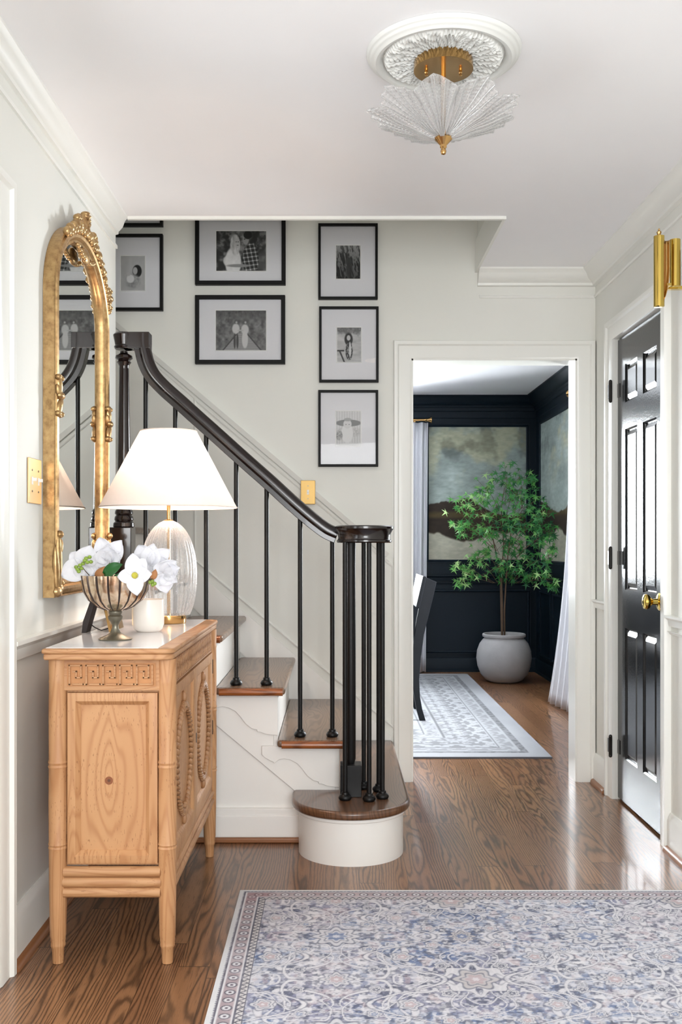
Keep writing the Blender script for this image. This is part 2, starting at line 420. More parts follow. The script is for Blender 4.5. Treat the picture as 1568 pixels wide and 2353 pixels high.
def thing(name, loc, label, cat, group=None):
    o = bpy.data.objects.new(name, None); COL.objects.link(o); o.location = loc; o.empty_display_size = 0.05
    ROOT[o.name] = Vector(loc); return setp(o, label, cat, group)
def struct(name, mb, m, bevel=0.0, parent=None, label=None):
    o = obj(name, mb, m, parent, bevel)
    if parent is None: o['kind'] = 'structure'
    if label: o['label'] = label
    return o
def copy_thing(o, delta, label, parent=None):
    c = o.copy(); COL.objects.link(c)
    if parent is None: c.location = Vector(o.location)+Vector(delta); c['label'] = label
    else: c.parent = parent
    for ch in list(o.children): copy_thing(ch, (0, 0, 0), None, c)
    return c
fY = lambda Y, sgn=-1: (lambda u, v, d: (u, Y+sgn*d, v))       # plane facing -Y: u = X, v = Z
fX = lambda X, sgn=1: (lambda u, v, d: (X+sgn*d, u, v))        # plane facing +X: u = Y, v = Z
fZ = lambda Z, sgn=-1: (lambda u, v, d: (u, v, Z+sgn*d))

# ---- numpy pattern helpers
def vnoise(x, y, seed=0):
    xi = np.floor(x).astype(np.int64); yi = np.floor(y).astype(np.int64); fx = x-xi; fy = y-yi
    fx = fx*fx*(3-2*fx); fy = fy*fy*(3-2*fy)
    def h(a, b):
        n = (a*374761393+b*668265263+seed*1442695041) & 0xffffffff
        n = ((n ^ (n >> 13))*1274126177) & 0xffffffff
        return ((n ^ (n >> 16)) & 0xffff)/65535.0
    return (h(xi, yi)*(1-fx)+h(xi+1, yi)*fx)*(1-fy)+(h(xi, yi+1)*(1-fx)+h(xi+1, yi+1)*fx)*fy
def fbm(x, y, seed=0, o=4):
    s = 0; a = 0.5; t = 0
    for k in range(o): s = s+a*vnoise(x*2**k, y*2**k, seed+k*17); t += a; a *= 0.55
    return s/t
def sstep(a, b, x):
    t = np.clip((x-a)/(b-a), 0, 1); return t*t*(3-2*t)
def tolin(c): return np.where(c <= 0.04045, c/12.92, ((c+0.055)/1.055)**2.4)
def painted_grid(name, u0, u1, nu, v0, v1, nv, f3, d, colfn, m, parent=None):
    """a flat fine grid with a colour per vertex; colfn(U,V in 0..1) gives sRGB arrays"""
    u = np.linspace(0, 1, nu); v = np.linspace(0, 1, nv); U, V = np.meshgrid(u, v)
    C = colfn(U, V); 
    if C.ndim == 2: C = np.stack([C]*3, -1)
    mb = MB()
    mb.v = [f3(u0+(u1-u0)*a, v0+(v1-v0)*b, d) for b in v for a in u]
    mb.f = [(j*nu+i, j*nu+i+1, (j+1)*nu+i+1, (j+1)*nu+i) for j in range(nv-1) for i in range(nu-1)]
    o = obj(name, mb, m, parent, smooth=0)
    at = o.data.color_attributes.new('Col', 'FLOAT_COLOR', 'POINT')
    rgba = np.ones((nu*nv, 4), dtype=np.float32); rgba[:, :3] = tolin(np.clip(C.reshape(-1, 3), 0, 1))
    at.data.foreach_set('color', rgba.ravel()); return o

# ------------------------------------------------------------------ dimensions
XL = -0.863; XR = 1.240; YW = 4.72; YH = 3.93; ZC = 2.42; SX = 0.68
YD = 8.75; XD = 1.78; YS = 3.78
DX0, DX1, DZ = 0.367, 1.151, 2.003          # doorway to the dining room

# ------------------------------------------------------------------ structure
struct('floor', MB().box(-3.2, 2.0, -1.9, 9.0, -0.06, 0.0), 'floor')
struct('ceiling', MB().box(-1.0, 1.40, -1.9, YH, ZC, ZC+0.14).box(SX, 1.40, YH, YW+0.12, ZC, ZC+0.14), 'ceiling')
struct('ceiling', MB().box(-2.2, 1.95, YW+0.12, 9.0, ZC, ZC+0.1), 'ceiling')
# left wall with the cased side opening near the viewer (Y 1.55..2.52)
struct('wall_left', MB().box(-1.0, XL, 2.52, YH, 0, 4.9).box(-1.0, XL, -1.9, 1.35, 0, ZC).box(-1.0, XL, 1.35, 2.52, 1.985, ZC), 'wall')
struct('wall_right', MB().box(XR, 1.40, -1.9, 3.745, 0, ZC).box(XR, 1.40, 4.395, YW+0.12, 0, ZC).box(XR, 1.40, 3.745, 4.395, 2.03, ZC)
       .box(1.30, 1.40, 3.745, 4.395, 0, 2.03), 'wall')
struct('wall_back', MB().box(-2.1, DX0, YW, YW+0.12, 0, 4.9).box(DX1, 1.40, YW, YW+0.12, 0, 4.9).box(DX0, DX1, YW, YW+0.12, DZ, 4.9), 'wall')
struct('wall_stairwell_front', MB().box(-2.1, -1.0, YH-0.13, YH, 0, 4.9).box(XL, SX+0.1, YH-0.13, YH-0.003, ZC+0.14, 4.9), 'wall')
struct('wall_stairwell_right', MB().box(SX+0.001, SX+0.12, YH, YW, ZC+0.14, 4.9), 'wall')
struct('wall_stairwell_left', MB().box(-2.2, -2.1, YH-0.13, YW+0.12, 0, 4.9), 'wall')
struct('ceiling', MB().box(-2.2, SX+0.12, YH-0.13, YW+0.12, 4.9, 5.0), 'ceiling')
# front wall behind the viewer with a glazed door and sidelights
struct('wall_front', MB().box(-1.0, -0.72, -1.9, -1.8, 0, ZC).box(1.2, 1.40, -1.9, -1.8, 0, ZC).box(-0.72, 1.2, -1.9, -1.8, 2.3, ZC), 'wall')
wf = MB()
for x in (-0.72, -0.40, 0.86, 1.15): wf.box(x, x+0.05, -1.62, -1.57, 0, 2.3)
for z in (0.0, 0.45, 1.05, 1.65, 2.25): wf.box(-0.72, 1.2, -1.62, -1.57, z, z+0.05)
wf.box(-0.40, 0.90, -1.62, -1.57, 0, 0.5)
struct('window_3', wf, 'trim')
# side room seen by nobody, just its walls to hold the daylight
struct('wall_side_room', MB().box(-3.2, -3.1, -1.9, 3.8, 0, ZC).box(-3.1, -1.0, 3.2, 3.3, 0, ZC).box(-3.1, -1.0, -1.9, -1.8, 0, ZC).box(-3.2, -1.0, -1.9, 3.3, ZC, ZC+0.1), 'wall')
# dining room walls
struct('wall_dining_back', MB().box(-2.2, -0.6, YD, YD+0.12, 0, ZC).box(0.60, XD+0.12, YD, YD+0.12, 0, ZC).box(-0.6, 0.60, YD, YD+0.12, 0, 0.86).box(-0.6, 0.60, YD, YD+0.12, 2.12, ZC), 'navy')
struct('wall_dining_right', MB().box(XD, XD+0.12, YW+0.12, 5.25, 0, ZC).box(XD, XD+0.12, 6.78, YD, 0, ZC).box(XD, XD+0.12, 5.25, 6.78, 0, 0.86).box(XD, XD+0.12, 5.25, 6.78, 2.12, ZC), 'navy')
struct('wall_dining_left', MB().box(-2.3, -2.2, YW+0.12, YD+0.12, 0, ZC), 'navy')
struct('wall_dining_front', MB().box(-2.2, DX0-0.07, YW+0.121, YW+0.135, 0, ZC).box(DX1+0.07, XD, YW+0.121, YW+0.135, 0, ZC).box(DX0-0.07, DX1+0.07, YW+0.121, YW+0.135, DZ+0.07, ZC), 'navy')
def window(name, a0, a1, plane):
    w = MB(); z0, z1 = 0.86, 2.12
    def bar(u0, u1, v0, v1, d0=0.0, d1=0.04):
        if plane == 'Y': w.box(u0, u1, YD+0.02+d0, YD+0.02+d1, v0, v1)
        else: w.box(XD+0.02+d0, XD+0.02+d1, u0, u1, v0, v1)
    bar(a0, a0+0.05, z0, z1); bar(a1-0.05, a1, z0, z1); bar(a0, a1, z0, z0+0.05); bar(a0, a1, z1-0.05, z1); bar(a0, a1, 1.46, 1.51)
    for k in (1, 2): bar(a0+(a1-a0)*k/3-0.008, a0+(a1-a0)*k/3+0.008, z0, z1, 0.01, 0.03)
    for z in (1.16, 1.81): bar(a0, a1, z-0.008, z+0.008, 0.01, 0.03)
    o = struct(name, w, 'trim')
    g = MB()
    if plane == 'Y': g.box(a0, a1, YD+0.038, YD+0.042, z0, z1)
    else: g.box(XD+0.038, XD+0.042, a0, a1, z0, z1)
    obj('pane', g, 'windowglass', o)
window('window_1', -0.6, 0.60, 'Y'); window('window_2', 5.25, 6.78, 'X')

# ---- trim
def crown_prof(s=1.0):   # (offset from wall, drop from the ceiling)
    return [(0, 0), (0.075*s, 0), (0.075*s, 0.008*s), (0.060*s, 0.020*s), (0.056*s, 0.026*s), (0.046*s, 0.044*s), (0.026*s, 0.058*s), (0.020*s, 0.061*s), (0.018*s, 0.072*s), (0, 0.075*s)]
cl = MB().sweep([(XL, YH), (XL, -1.8)], False, [(o*0.62, d*0.98) for o, d in crown_prof()], lambda u, v, d: (u, v, ZC-d))
cl.box(XL, XL+0.008, -1.8, YH, ZC-0.128, ZC-0.116)
struct('trim_1', cl, 'trim', label='white crown moulding along the left wall')
cr = MB().sweep([(XR, -1.8), (XR, YW), (SX, YW)], False, crown_prof(), lambda u, v, d: (u, v, ZC-d))
cr.sweep([(XR, -1.8), (XR, YW), (SX+0.01, YW)], False, [(0, 0.115), (0.007, 0.115), (0.010, 0.122), (0.007, 0.129), (0, 0.129)], lambda u, v, d: (u, v, ZC-d))
struct('trim_2', cr, 'trim', label='white crown moulding with bead on the right and back walls')
struct('trim_3', MB().box(XL+0.047, SX, YH-0.004, YH+0.012, ZC-0.012, ZC+0.14).box(SX-0.012, SX+0.0005, YH, YW, ZC-0.008, ZC+0.14), 'trim', label='white lip around the stair opening')
# door casings: inner edge path, profile grows outwards
def casing_prof(w, t=0.02): return [(0, 0), (0, t*0.55), (w*0.12, t*0.75), (w*0.70, t*0.78), (w*0.78, t*1.2), (w*0.97, t*1.25), (w, t*0.9), (w, 0)]
c1 = MB().sweep([(DX0, 0), (DX0, DZ), (DX1, DZ), (DX1, 0)], False, casing_prof(0.085), fY(YW))
struct('trim_4', c1, 'trim', label='white casing around the dining room doorway')
j1 = MB().box(DX0, DX0+0.008, YW-0.008, YW+0.13, 0, DZ).box(DX1-0.008, DX1, YW-0.008, YW+0.13, 0, DZ).box(DX0, DX1, YW-0.008, YW+0.13, DZ-0.008, DZ)
struct('trim_5', j1, 'trim', label='white jamb of the dining room doorway')
c2 = MB().sweep([(3.745, 0), (3.745, 2.03), (4.395, 2.03), (4.395, 0)], False, casing_prof(0.085), fX(XR, -1))
struct('trim_6', c2, 'trim', label='white casing around the black closet door')
c3 = MB().sweep([(1.345, 0), (1.345, 1.985), (2.525, 1.985), (2.525, 0)], False, casing_prof(0.09, 0.024), fX(XL, 1))
struct('trim_7', c3, 'trim', label='white casing of the side opening at the left edge')
struct('trim_8', MB().box(-1.01, XL+0.005, 2.505, 2.52, 0, 1.985).box(-1.01, XL+0.005, 1.35, 2.52, 1.97, 1.985).box(-1.01, XL+0.005, 1.35, 1.365, 0, 1.985), 'trim', label='white jamb of the side opening')
# chair rails
def rail_prof(h=0.05, t=0.028): return [(0, 0), (t*0.35, 0), (t*0.45, h*0.25), (t*0.5, h*0.55), (t*0.8, h*0.75), (t, h*0.8), (t, h), (0, h)]
rl = MB().sweep([(XL, YH), (XL, 2.615)], False, [(o, d) for o, d in rail_prof(0.055, 0.032)], lambda u, v, d: (u, v, 0.815+d))
struct('trim_9', rl, 'trim', label='white chair rail on the left wall')
rr = MB().sweep([(XR, -1.8), (XR, 3.66)], False, rail_prof(0.04, 0.026), lambda u, v, d: (u, v, 0.825+d)).sweep([(XR, -1.8), (XR, 3.66)], False, rail_prof(0.012, 0.014), lambda u, v, d: (u, v, 0.795+d))
rr.sweep([(XR, 4.485), (XR, YW)], False, rail_prof(0.04, 0.026), lambda u, v, d: (u, v, 0.825+d))
struct('trim_10', rr, 'trim', label='white chair rail on the right wall')
# baseboards with brown shoe moulding
def base_prof(h=0.13, t=0.016): return [(0, 0), (t, 0), (t, h*0.80), (t*0.75, h*0.88), (t*0.3, h), (0, h)]
def baseboard(name, paths, label, h=0.13):
    b = MB(); s_ = MB()
    for p in paths:
        b.sweep(p, False, base_prof(h), lambda u, v, d: (u, v, d))
        s_.sweep(p, False, [(0.016, 0), (0.034, 0), (0.032, 0.010), (0.026, 0.017), (0.016, 0.02)], lambda u, v, d: (u, v, d))
    o = struct(name, b, 'trim', label=label); obj('shoe_moulding', s_, 'shoe', o); return o
baseboard('baseboard_left', [[(XL, 3.78), (XL, 2.62)]], 'white baseboard on the left wall', 0.15)
baseboard('baseboard_right', [[(XR, -1.8), (XR, 3.655)], [(XR, 4.485), (XR, YW), (DX1+0.087, YW)]], 'white baseboard on the right wall', 0.14)
# stair wall: raking chair rail, panel mouldings and skirt board on the back wall
sl = 0.843
rake = lambda px, py, dx: (P(px, py, YW)[0]+dx, P(px, py, YW)[2]-sl*dx)
a = P(340, 800, YW); b = P(890, 1272, YW)
tr = MB()
for off, t, d in ((0.0, 0.022, 0.030), (-0.036, 0.010, 0.012)):
    tr.sweep([(a[0]-0.5, a[2]+0.5*sl+off), (b[0]+0.01, b[2]+off)], False, [(0, 0), (0, d), (-t, d*0.7), (-t, 0)], fY(YW))
pa = P(906, 1300, YW); pb = P(906, 1676, YW); pc = P(470, 1300, YW)
pan = [(pa[0], pa[2]), (pb[0], pb[2]), (pb[0]-0.95, pb[2]+0.95*sl), (pa[0]-0.95, pa[2]+0.95*sl)]
tr.sweep(pan, True, [(0, 0), (0, 0.006), (-0.006, 0.010), (-0.012, 0.006), (-0.012, 0)], fY(YW))
up1 = P(903, 815, YW); 
tr.box(P(903, 0, YW)[0], P(907, 0, YW)[0], YW-0.006, YW, pa[2]+0.04, 2.09)
struct('trim_11', tr, 'trim', label='raking white chair rail and panel moulding behind the staircase')

# ------------------------------------------------------------------ staircase
RISE = 0.1965; RUN = 0.233
XT = [None, 0.281, 0.050, -0.183, -0.416, -0.649, -0.882]     # right nosing of tread k
st = thing('staircase', (-0.25, 4.2, 0), 'white staircase with oak treads rising left behind the pine cabinet', 'staircase')
for k in range(2, 6):
    z = RISE*k
    obj('tread', MB().box(max(XT[k]-RUN-0.03, XL+0.002), XT[k], 3.715, YW-0.004, z-0.028, z), 'tread', st, bevel=0.011, seg=3)
    nz = MB().tube([(max(XT[k]-RUN-0.012, XL+0.002), 3.705, z-0.0145), (XT[k]-0.008, 3.705, z-0.0145)], 0.0145, 12)
    setp(obj('nosing', nz, 'nosing', st), 'reddish brown rounded tread end')
for k in range(2, 6):
    obj('riser', MB().box(XT[k]-0.045, XT[k]-0.03, YS-0.012, YW-0.004, RISE*(k-1)-0.03, RISE*k-0.028), 'stairwhite', st)
    mo = MB().sweep([(XT[k]-0.030, YW-0.01), (XT[k]-0.030, YS-0.012), (max(XT[k]-RUN-0.03, XL+0.002), YS-0.012)], False,
                    [(0, 0), (-0.014, 0), (-0.014, 0.006), (-0.004, 0.018), (0, 0.018)], lambda u, v, d: (u, v, RISE*k-0.028-d))
    obj('cove_moulding', mo, 'stairwhite', st)
# landing
obj('landing', MB().box(-2.09, -0.87, 3.935, YW-0.004, 1.172, 1.20), 'tread', st, bevel=0.01)
obj('riser', MB().box(-0.91, -0.895, 3.935, YW-0.004, RISE*5, 1.172), 'stairwhite', st)
# starting step with half-round end
cx, cy, R1 = 0.062, 3.665, 0.217
out = [(cx+R1, YW-0.004)]+[(cx+R1*math.cos(t), cy+R1*math.sin(t)*1.0) for t in np.linspace(0, -PI, 40)]+[(cx-R1, YS-0.002), (XT[2]-0.045, YS-0.002), (XT[2]-0.045, YW-0.004)]
obj('tread', MB().prism(out, lambda u, v, d: (u, v, d), RISE-0.032, RISE), 'treaddark', st, bevel=0.013, seg=4)
R2 = 0.192
o2 = [(cx+R2, YW-0.004)]+[(cx+R2*math.cos(t), cy+R2*math.sin(t)) for t in np.linspace(0, -PI, 48)]+[(cx-R2, YS+0.03), (XT[2]-0.06, YS+0.03), (XT[2]-0.06, YW-0.004)]
setp(obj('riser', MB().prism(o2, lambda u, v, d: (u, v, d), 0.0, RISE-0.032), 'stairwhite', st), 'curved white riser of the bottom step')
R3 = R2+0.008
o3 = [(cx+R3, YW-0.3)]+[(cx+R3*math.cos(t), cy+R3*math.sin(t)) for t in np.linspace(0, -PI, 48)]+[(cx-R3, YS-0.004), (cx-R3+0.03, YS-0.004), (cx-R3+0.03, YW-0.3)]
obj('cove_moulding', MB().prism(o3, lambda u, v, d: (u, v, d), RISE-0.046, RISE-0.031), 'stairwhite', st, bevel=0.004)
# carriage wall under the stair, skirt and scrolled brackets (face at Y = YS)
zb = lambda X: 0.158+(-0.135-X)*0.86            # lower edge of the skirt
tri = [(XL+0.002, 0), (cx-R2+0.02, 0), (cx-R2+0.02, 0.165)]+[(XT[2]-0.045, 0.165), (XT[2]-0.045, RISE*2-0.03)]
for k in range(3, 6): tri += [(XT[k]-0.045, RISE*(k-1)-0.03), (XT[k]-0.045, RISE*k-0.03)]
tri += [(XL+0.002, RISE*5-0.03)]
obj('carriage_wall', MB().prism(tri, fY(YS+0.06), 0.0, 0.055), 'stairwhite', st)
skp = [(cx-R2+0.01, 0.165), (XT[2]-0.045, 0.165), (XT[2]-0.045, RISE*2-0.03)]
for k in range(3, 6): skp += [(XT[k]-0.045, RISE*(k-1)-0.03), (XT[k]-0.045, RISE*k-0.03)]
skp += [(XL+0.002, RISE*5-0.03), (XL+0.002, zb(XL))]
obj('skirt_board', MB().prism(skp, fY(YS+0.005), 0.0, 0.013), 'stairwhite', st, bevel=0.003)
prof = [(0, 0), (0, 95), (-28, 92), (-40, 87), (-47, 87), (-48, 82), (-60, 79), (-74, 68), (-86, 52), (-97, 40), (-112, 32), (-126, 29), (-138, 31), (-146, 37), (-150, 40), (-152, 36), (-158, 34), (-172, 26), (-178, 20), (-178, 0)]
for k in range(2, 6):
    x0 = XT[k]-0.030; z0 = RISE*k-0.030
    pts = [(x0+a*3.77/F, z0-b*3.77/F) for a, b in prof]
    pts = [(max(a, XL+0.003), b) for a, b in pts]
    obj('scroll_bracket', MB().prism(pts, fY(YS-0.008), 0.0, 0.012), 'stairwhite', st, bevel=0.002)
bb = MB().box(XL+0.04, cx-R2+0.01, YS-0.012, YS+0.006, 0, 0.125); bb.box(XL+0.04, cx-R2+0.01, YS-0.016, YS+0.006, 0.0, 0.10)
obj('baseboard', bb, 'stairwhite', st, bevel=0.004)
obj('shoe_moulding', MB().box(XL+0.04, cx-R2+0.012, YS-0.036, YS-0.0165, 0, 0.020), 'shoe', st, bevel=0.006)
# wall skirt behind the treads
sk = MB().prism([(0.27, RISE), (0.27, RISE+0.02)]+[(-0.90, RISE+0.02+(1.17)*sl)]+[(-0.90, RISE+1.17*sl-0.14), (XT[2]-0.05, RISE)], fY(YW-0.0005), 0, 0.008)
obj('wall_skirt', sk, 'stairwhite', st)

# ---- railing
rg = thing('stair_railing', (0.06, 3.69, RISE), 'dark handrail on slim black metal balusters with round volute cap', 'railing')
YR = 3.79
rpx = [(775, 1231), (752, 1221), (728, 1204), (700, 1181), (668, 1153), (620, 1109), (560, 1056), (500, 1002), (455, 962), (415, 926), (380, 895), (353, 866), (338, 838), (330, 808), (327, 786), (327, 768)]
def catmull(p, n=6):
    q = []; P_ = [Vector(v) for v in p]
    for i in range(len(P_)-1):
        a, b, c, d = P_[max(i-1, 0)], P_[i], P_[i+1], P_[min(i+2, len(P_)-1)]
        for k in range(n):
            t = k/n; q.append(0.5*((2*b)+(-a+c)*t+(2*a-5*b+4*c-d)*t*t+(-a+3*b-3*c+d)*t**3))
    q.append(P_[-1]); return q
rail = [(P(x, y, YR)[0], P(x, y, YR)[2]) for x, y in rpx]
rail = [tuple(v) for v in catmull(rail)]
hp = [(-0.030, -0.022), (-0.030, 0.022), (-0.012, 0.022), (-0.004, 0.030), (0.010, 0.032), (0.022, 0.026), (0.030, 0.012), (0.031, 0), (0.030, -0.012), (0.022, -0.026), (0.010, -0.032), (-0.004, -0.030), (-0.012, -0.022)]
hr = MB().sweep(rail, False, [(-o, d) for o, d in hp], fY(YR))
A = P(327, 768, YR); Bc = P(285, 785, YR)
hr.box(Bc[0], P(346, 0, YR)[0], YR-0.031, YR+0.031, P(0, 803, YR)[2], P(0, 766, YR)[2])
hr.lathe([(0.001, 0.062), (0.033, 0.062), (0.041, 0.054), (0.036, 0.030), (0.033, 0.014), (0.038, 0.010), (0.034, 0.0), (0.001, 0)], (Bc[0], YR, P(0, 803, YR)[2]), 32)
obj('handrail', hr, 'railwood', rg, bevel=0.002)
VC = (0.112, 3.69)
cap = MB().lathe([(0.001, 0), (0.098, 0), (0.102, 0.004), (0.102, 0.010), (0.098, 0.012), (0.096, 0.018), (0.098, 0.034), (0.104, 0.046), (0.109, 0.052), (0.109, 0.060), (0.102, 0.064), (0.001, 0.065)], (VC[0], VC[1], 1.131), 64)
setp(obj('volute_cap', cap, 'railwood', rg), 'round black handrail cap')
nw = MB().lathe([(0.013, 0.114), (0.0185, 0.135), (0.0185, 0.5), (0.0175, 0.85), (0.019, 0.94)], (0.062, 3.69, RISE), 24)
ns = obj('starting_newel', nw, 'black', rg)
obj('newel_block', MB().box(0.062-0.039, 0.062+0.039, 3.651, 3.729, RISE+0.0003, RISE+0.117), 'black', ns, bevel=0.002)
def baluster(x, y, z0, z1):
    o = obj('baluster', MB().tube([(x, y, z0+0.005), (x, y, z1)], 0.0088, 12), 'black', rg)
    obj('shoe', MB().lathe([(0.001, 0.0002), (0.020, 0.0002), (0.0235, 0.006), (0.0235, 0.011), (0.019, 0.018), (0.014, 0.021), (0.013, 0.028), (0.009, 0.030)], (x, y, z0), 20), 'black', o)
def railz(x):
    for (a, b), (c, d) in zip(rail[:-1], rail[1:]):
        if min(a, c) <= x <= max(a, c): return b+(d-b)*(x-a)/(c-a+1e-9)
    return 1.15
for px, k in ((335, 5), (403, 4), (474, 4), (543, 3), (613, 3), (690, 2), (764, 2)):
    x = (px-CX)*YR/F; baluster(x, YR, RISE*k, railz(x))
for x, y in ((0.040, 3.620), (0.127, 3.603), (0.177, 3.640), (0.168, 3.745), (0.113, 3.782)): baluster(x, y, RISE, 1.134)
# landing newel
nx = (285-CX)*3.80/F
pts = [(808, 9), (812, 9), (818, 19), (824, 20), (829, 13), (833, 17), (838, 13), (842, 11), (850, 11.5), (1000, 14), (1120, 16), (1160, 16.5), (1170, 17), (1174, 20), (1180, 21), (1184, 18), (1188, 21), (1194, 22), (1198, 20), (1202, 24), (1210, 24.5), (1213, 22)]
pr = [(r*3.8/F, P(0, y, 3.80)[2]) for y, r in pts][::-1]
ln = obj('landing_newel', MB().lathe(pr, (nx, 3.80, 0), 32), 'railwood', rg)
obj('newel_block', MB().box(XL+0.0005, nx+0.036, 3.755, 3.842, RISE*5+0.0005, P(0, 1212, 3.80)[2]), 'railwood', ln, bevel=0.003)

# ------------------------------------------------------------------ closet door
dr = MB(); XD0 = XR+0.012; y0, y1 = 3.757, 4.385
dd = obj('door_1', MB().box(XD0+0.012, XD0+0.040, y0, y1, 0.012, 2.022), 'blackdoor', smooth=0); dd['kind'] = 'structure'; dd['label'] = 'glossy black six panel closet door'
st_ = 0.105; pw = (y1-y0-2*st_-0.075)/2
cols = [(y0+st_, y0+st_+pw), (y1-st_-pw, y1-st_)]
rows = [(P(0, 960, 0)[2], 0)]
rows = [(0.20, 0.765), (0.93, 1.62), (1.735, 1.90)]
fr = MB()
def ring(mb, x0, x1, ya, yb, za, zb_, inner):      # flat front stiles and rails with holes
    pass
fr.box(XD0, XD0+0.012, y0, y0+st_, 0.012, 2.022).box(XD0, XD0+0.012, y1-st_, y1, 0.012, 2.022).box(XD0, XD0+0.012, cols[0][1], cols[1][0], 0.012, 2.022)
zz = [0.012]+[v for r in rows for v in r]+[2.022]
for i in range(0, len(zz), 2):
    for c in cols: fr.box(XD0, XD0+0.012, c[0], c[1], zz[i], zz[i+1])
obj('door_frame', fr, 'blackdoor', dd, smooth=0)
for c in cols:
    for r in rows:
        a0, a1, b0, b1 = c[0], c[1], r[0], r[1]; i = 0.030
        pn = MB().add([fX(XD0+0.011, -1)(u, v, d) for (u, v, d) in ((a0+0.008, b0+0.008, 0), (a1-0.008, b0+0.008, 0), (a1-0.008, b1-0.008, 0), (a0+0.008, b1-0.008, 0), (a0+i, b0+i, 0.008), (a1-i, b0+i, 0.008), (a1-i, b1-i, 0.008), (a0+i, b1-i, 0.008))],
                      [(0, 1, 5, 4), (1, 2, 6, 5), (2, 3, 7, 6), (3, 0, 4, 7), (4, 5, 6, 7), (3, 2, 1, 0)])
        pn.sweep([(a0, b0), (a1, b0), (a1, b1), (a0, b1)], True, [(0, -0.001), (0, 0.011), (0.007, 0.006), (0.009, -0.001)], fX(XD0+0.012, -1))
        obj('raised_panel', pn, 'blackdoor', dd, smooth=0)
kz = 0.905; ky = y0+0.062
ros = obj('door_knob', MB().lathe([(0.001, 0), (0.033, 0), (0.034, 0.004), (0.028, 0.009), (0.013, 0.011), (0.011, 0.030), (0.016, 0.036), (0.027, 0.044), (0.030, 0.054), (0.027, 0.062), (0.016, 0.066), (0.001, 0.067)], (XD0, ky, kz), 32, M3=Matrix.Rotation(-PI/2, 3, 'Y')), 'brasspol', dd)
ros['label'] = 'polished brass knob'
for z in (1.80, 1.065, 0.235):
    h = MB().box(XR-0.024, XR-0.018, y1+0.012, y1+0.036, z-0.03, z+0.03).box(XD0-0.003, XD0+0.0005, y1-0.03, y1-0.002, z-0.03, z+0.03).tube([(XR-0.020, y1+0.006, z-0.040), (XR-0.020, y1+0.006, z+0.040)], 0.008, 10)
    h.ball((XR-0.020, y1+0.006, z-0.043), 0.008, 6).ball((XR-0.020, y1+0.006, z+0.043), 0.008, 6)
    setp(obj('hinge', h, 'blackhinge', dd), 'black iron hinge')

# ------------------------------------------------------------------ framed photographs on the stair wall
def ell(U, V, cx, cy, rx, ry, soft=0.15, ang=0.0):
    c, s = math.cos(ang), math.sin(ang); a = ((U-cx)*c+(V-cy)*s)/rx; b = (-(U-cx)*s+(V-cy)*c)/ry
    return 1-sstep(1-soft, 1+soft, np.sqrt(a*a+b*b))
def lay(G, m, val): return G*(1-m)+val*m
def ph_couple(U, V):
    G = 0.14+0.40*sstep(0.35, 0.8, fbm(U*9, V*7, 3))
    G = lay(G, ell(U, V, 0.95, 0.25, 0.2, 0.25, 0.5)*0.5, 0.45)
    G = lay(G, ell(U, V, 0.24, 0.25, 0.10, 0.14, 0.2), 0.80)
    G = lay(G, ell(U, V, 0.34, 0.22, 0.16, 0.38, 0.12), 0.82+0.1*fbm(U*20, V*20, 5))
    G = lay(G, ell(U, V, 0.38, 0.66, 0.10, 0.26, 0.12), 0.52+0.45*fbm(U*45, V*8, 8))
    G = lay(G, ell(U, V, 0.42, 0.70, 0.052, 0.12, 0.15), 0.74)
    for cx in (0.40, 0.44): G = lay(G, ell(U, V, cx, 0.73, 0.010, 0.015, 0.4), 0.25)
    G = lay(G, ell(U, V, 0.43, 0.645, 0.022, 0.010, 0.4), 0.35)
    G = lay(G, ell(U, V, 0.69, 0.28, 0.16, 0.44, 0.1), 0.12+0.30*(np.sin(U*75+V*12) > 0.5)+0.30*(np.sin(V*60-U*10) > 0.5))
    G = lay(G, ell(U, V, 0.595, 0.80, 0.062, 0.15, 0.15), 0.60)
    G = lay(G, ell(U, V, 0.635, 0.90, 0.085, 0.10, 0.15), 0.04)
    G = lay(G, ell(U, V, 0.57, 0.80, 0.018, 0.012, 0.4), 0.15)
    G = lay(G, ell(U, V, 0.45, 0.13, 0.24, 0.04, 0.3), 0.55); return G
def ph_walk(U, V):
    G = 0.14+0.50*fbm(U*14, V*11, 13); G = lay(G, sstep(0.72, 1.0, V), 0.12+0.35*fbm(U*30, V*20, 4))
    w = 0.06+0.32*(0.48-V).clip(0, 1)/0.48
    G = lay(G, ((np.abs(U-0.52) < w) & (V < 0.44)).astype(float), 0.52+0.08*(np.sin(V*130) > 0))
    G = lay(G, ((np.abs(np.abs(U-0.52)-w) < 0.018) & (V < 0.44)).astype(float), 0.24)
    for cx, cy in ((0.40, 0.54), (0.58, 0.52)):
        G = lay(G, ell(U, V, cx, cy, 0.075, 0.13, 0.2), 0.78); G = lay(G, ell(U, V, cx, 0.72, 0.034, 0.055, 0.2), 0.32); G = lay(G, ell(U, V, cx+0.01, 0.70, 0.02, 0.03, 0.2), 0.66)
    G = lay(G, ell(U, V, 0.58, 0.27, 0.06, 0.22, 0.15), 0.80)
    for cx in (0.375, 0.43): G = lay(G, ell(U, V, cx, 0.23, 0.022, 0.19, 0.2), 0.22)
    G = lay(G, ell(U, V, 0.49, 0.50, 0.06, 0.018, 0.3), 0.7)
    return G*0.9+0.05
def ph_grass(U, V):
    G = 0.62-0.35*(1-V)+0.0*U; G = G-0.45*sstep(0.45, 0.6, fbm(U*22+V*6, V*7, 21))*(1-V*0.4)
    G = lay(G, ell(U, V, 0.52, 0.52, 0.13, 0.13, 0.2), 0.22); G = lay(G, ell(U, V, 0.55, 0.25, 0.13, 0.24, 0.3)*0.8, 0.14); return G
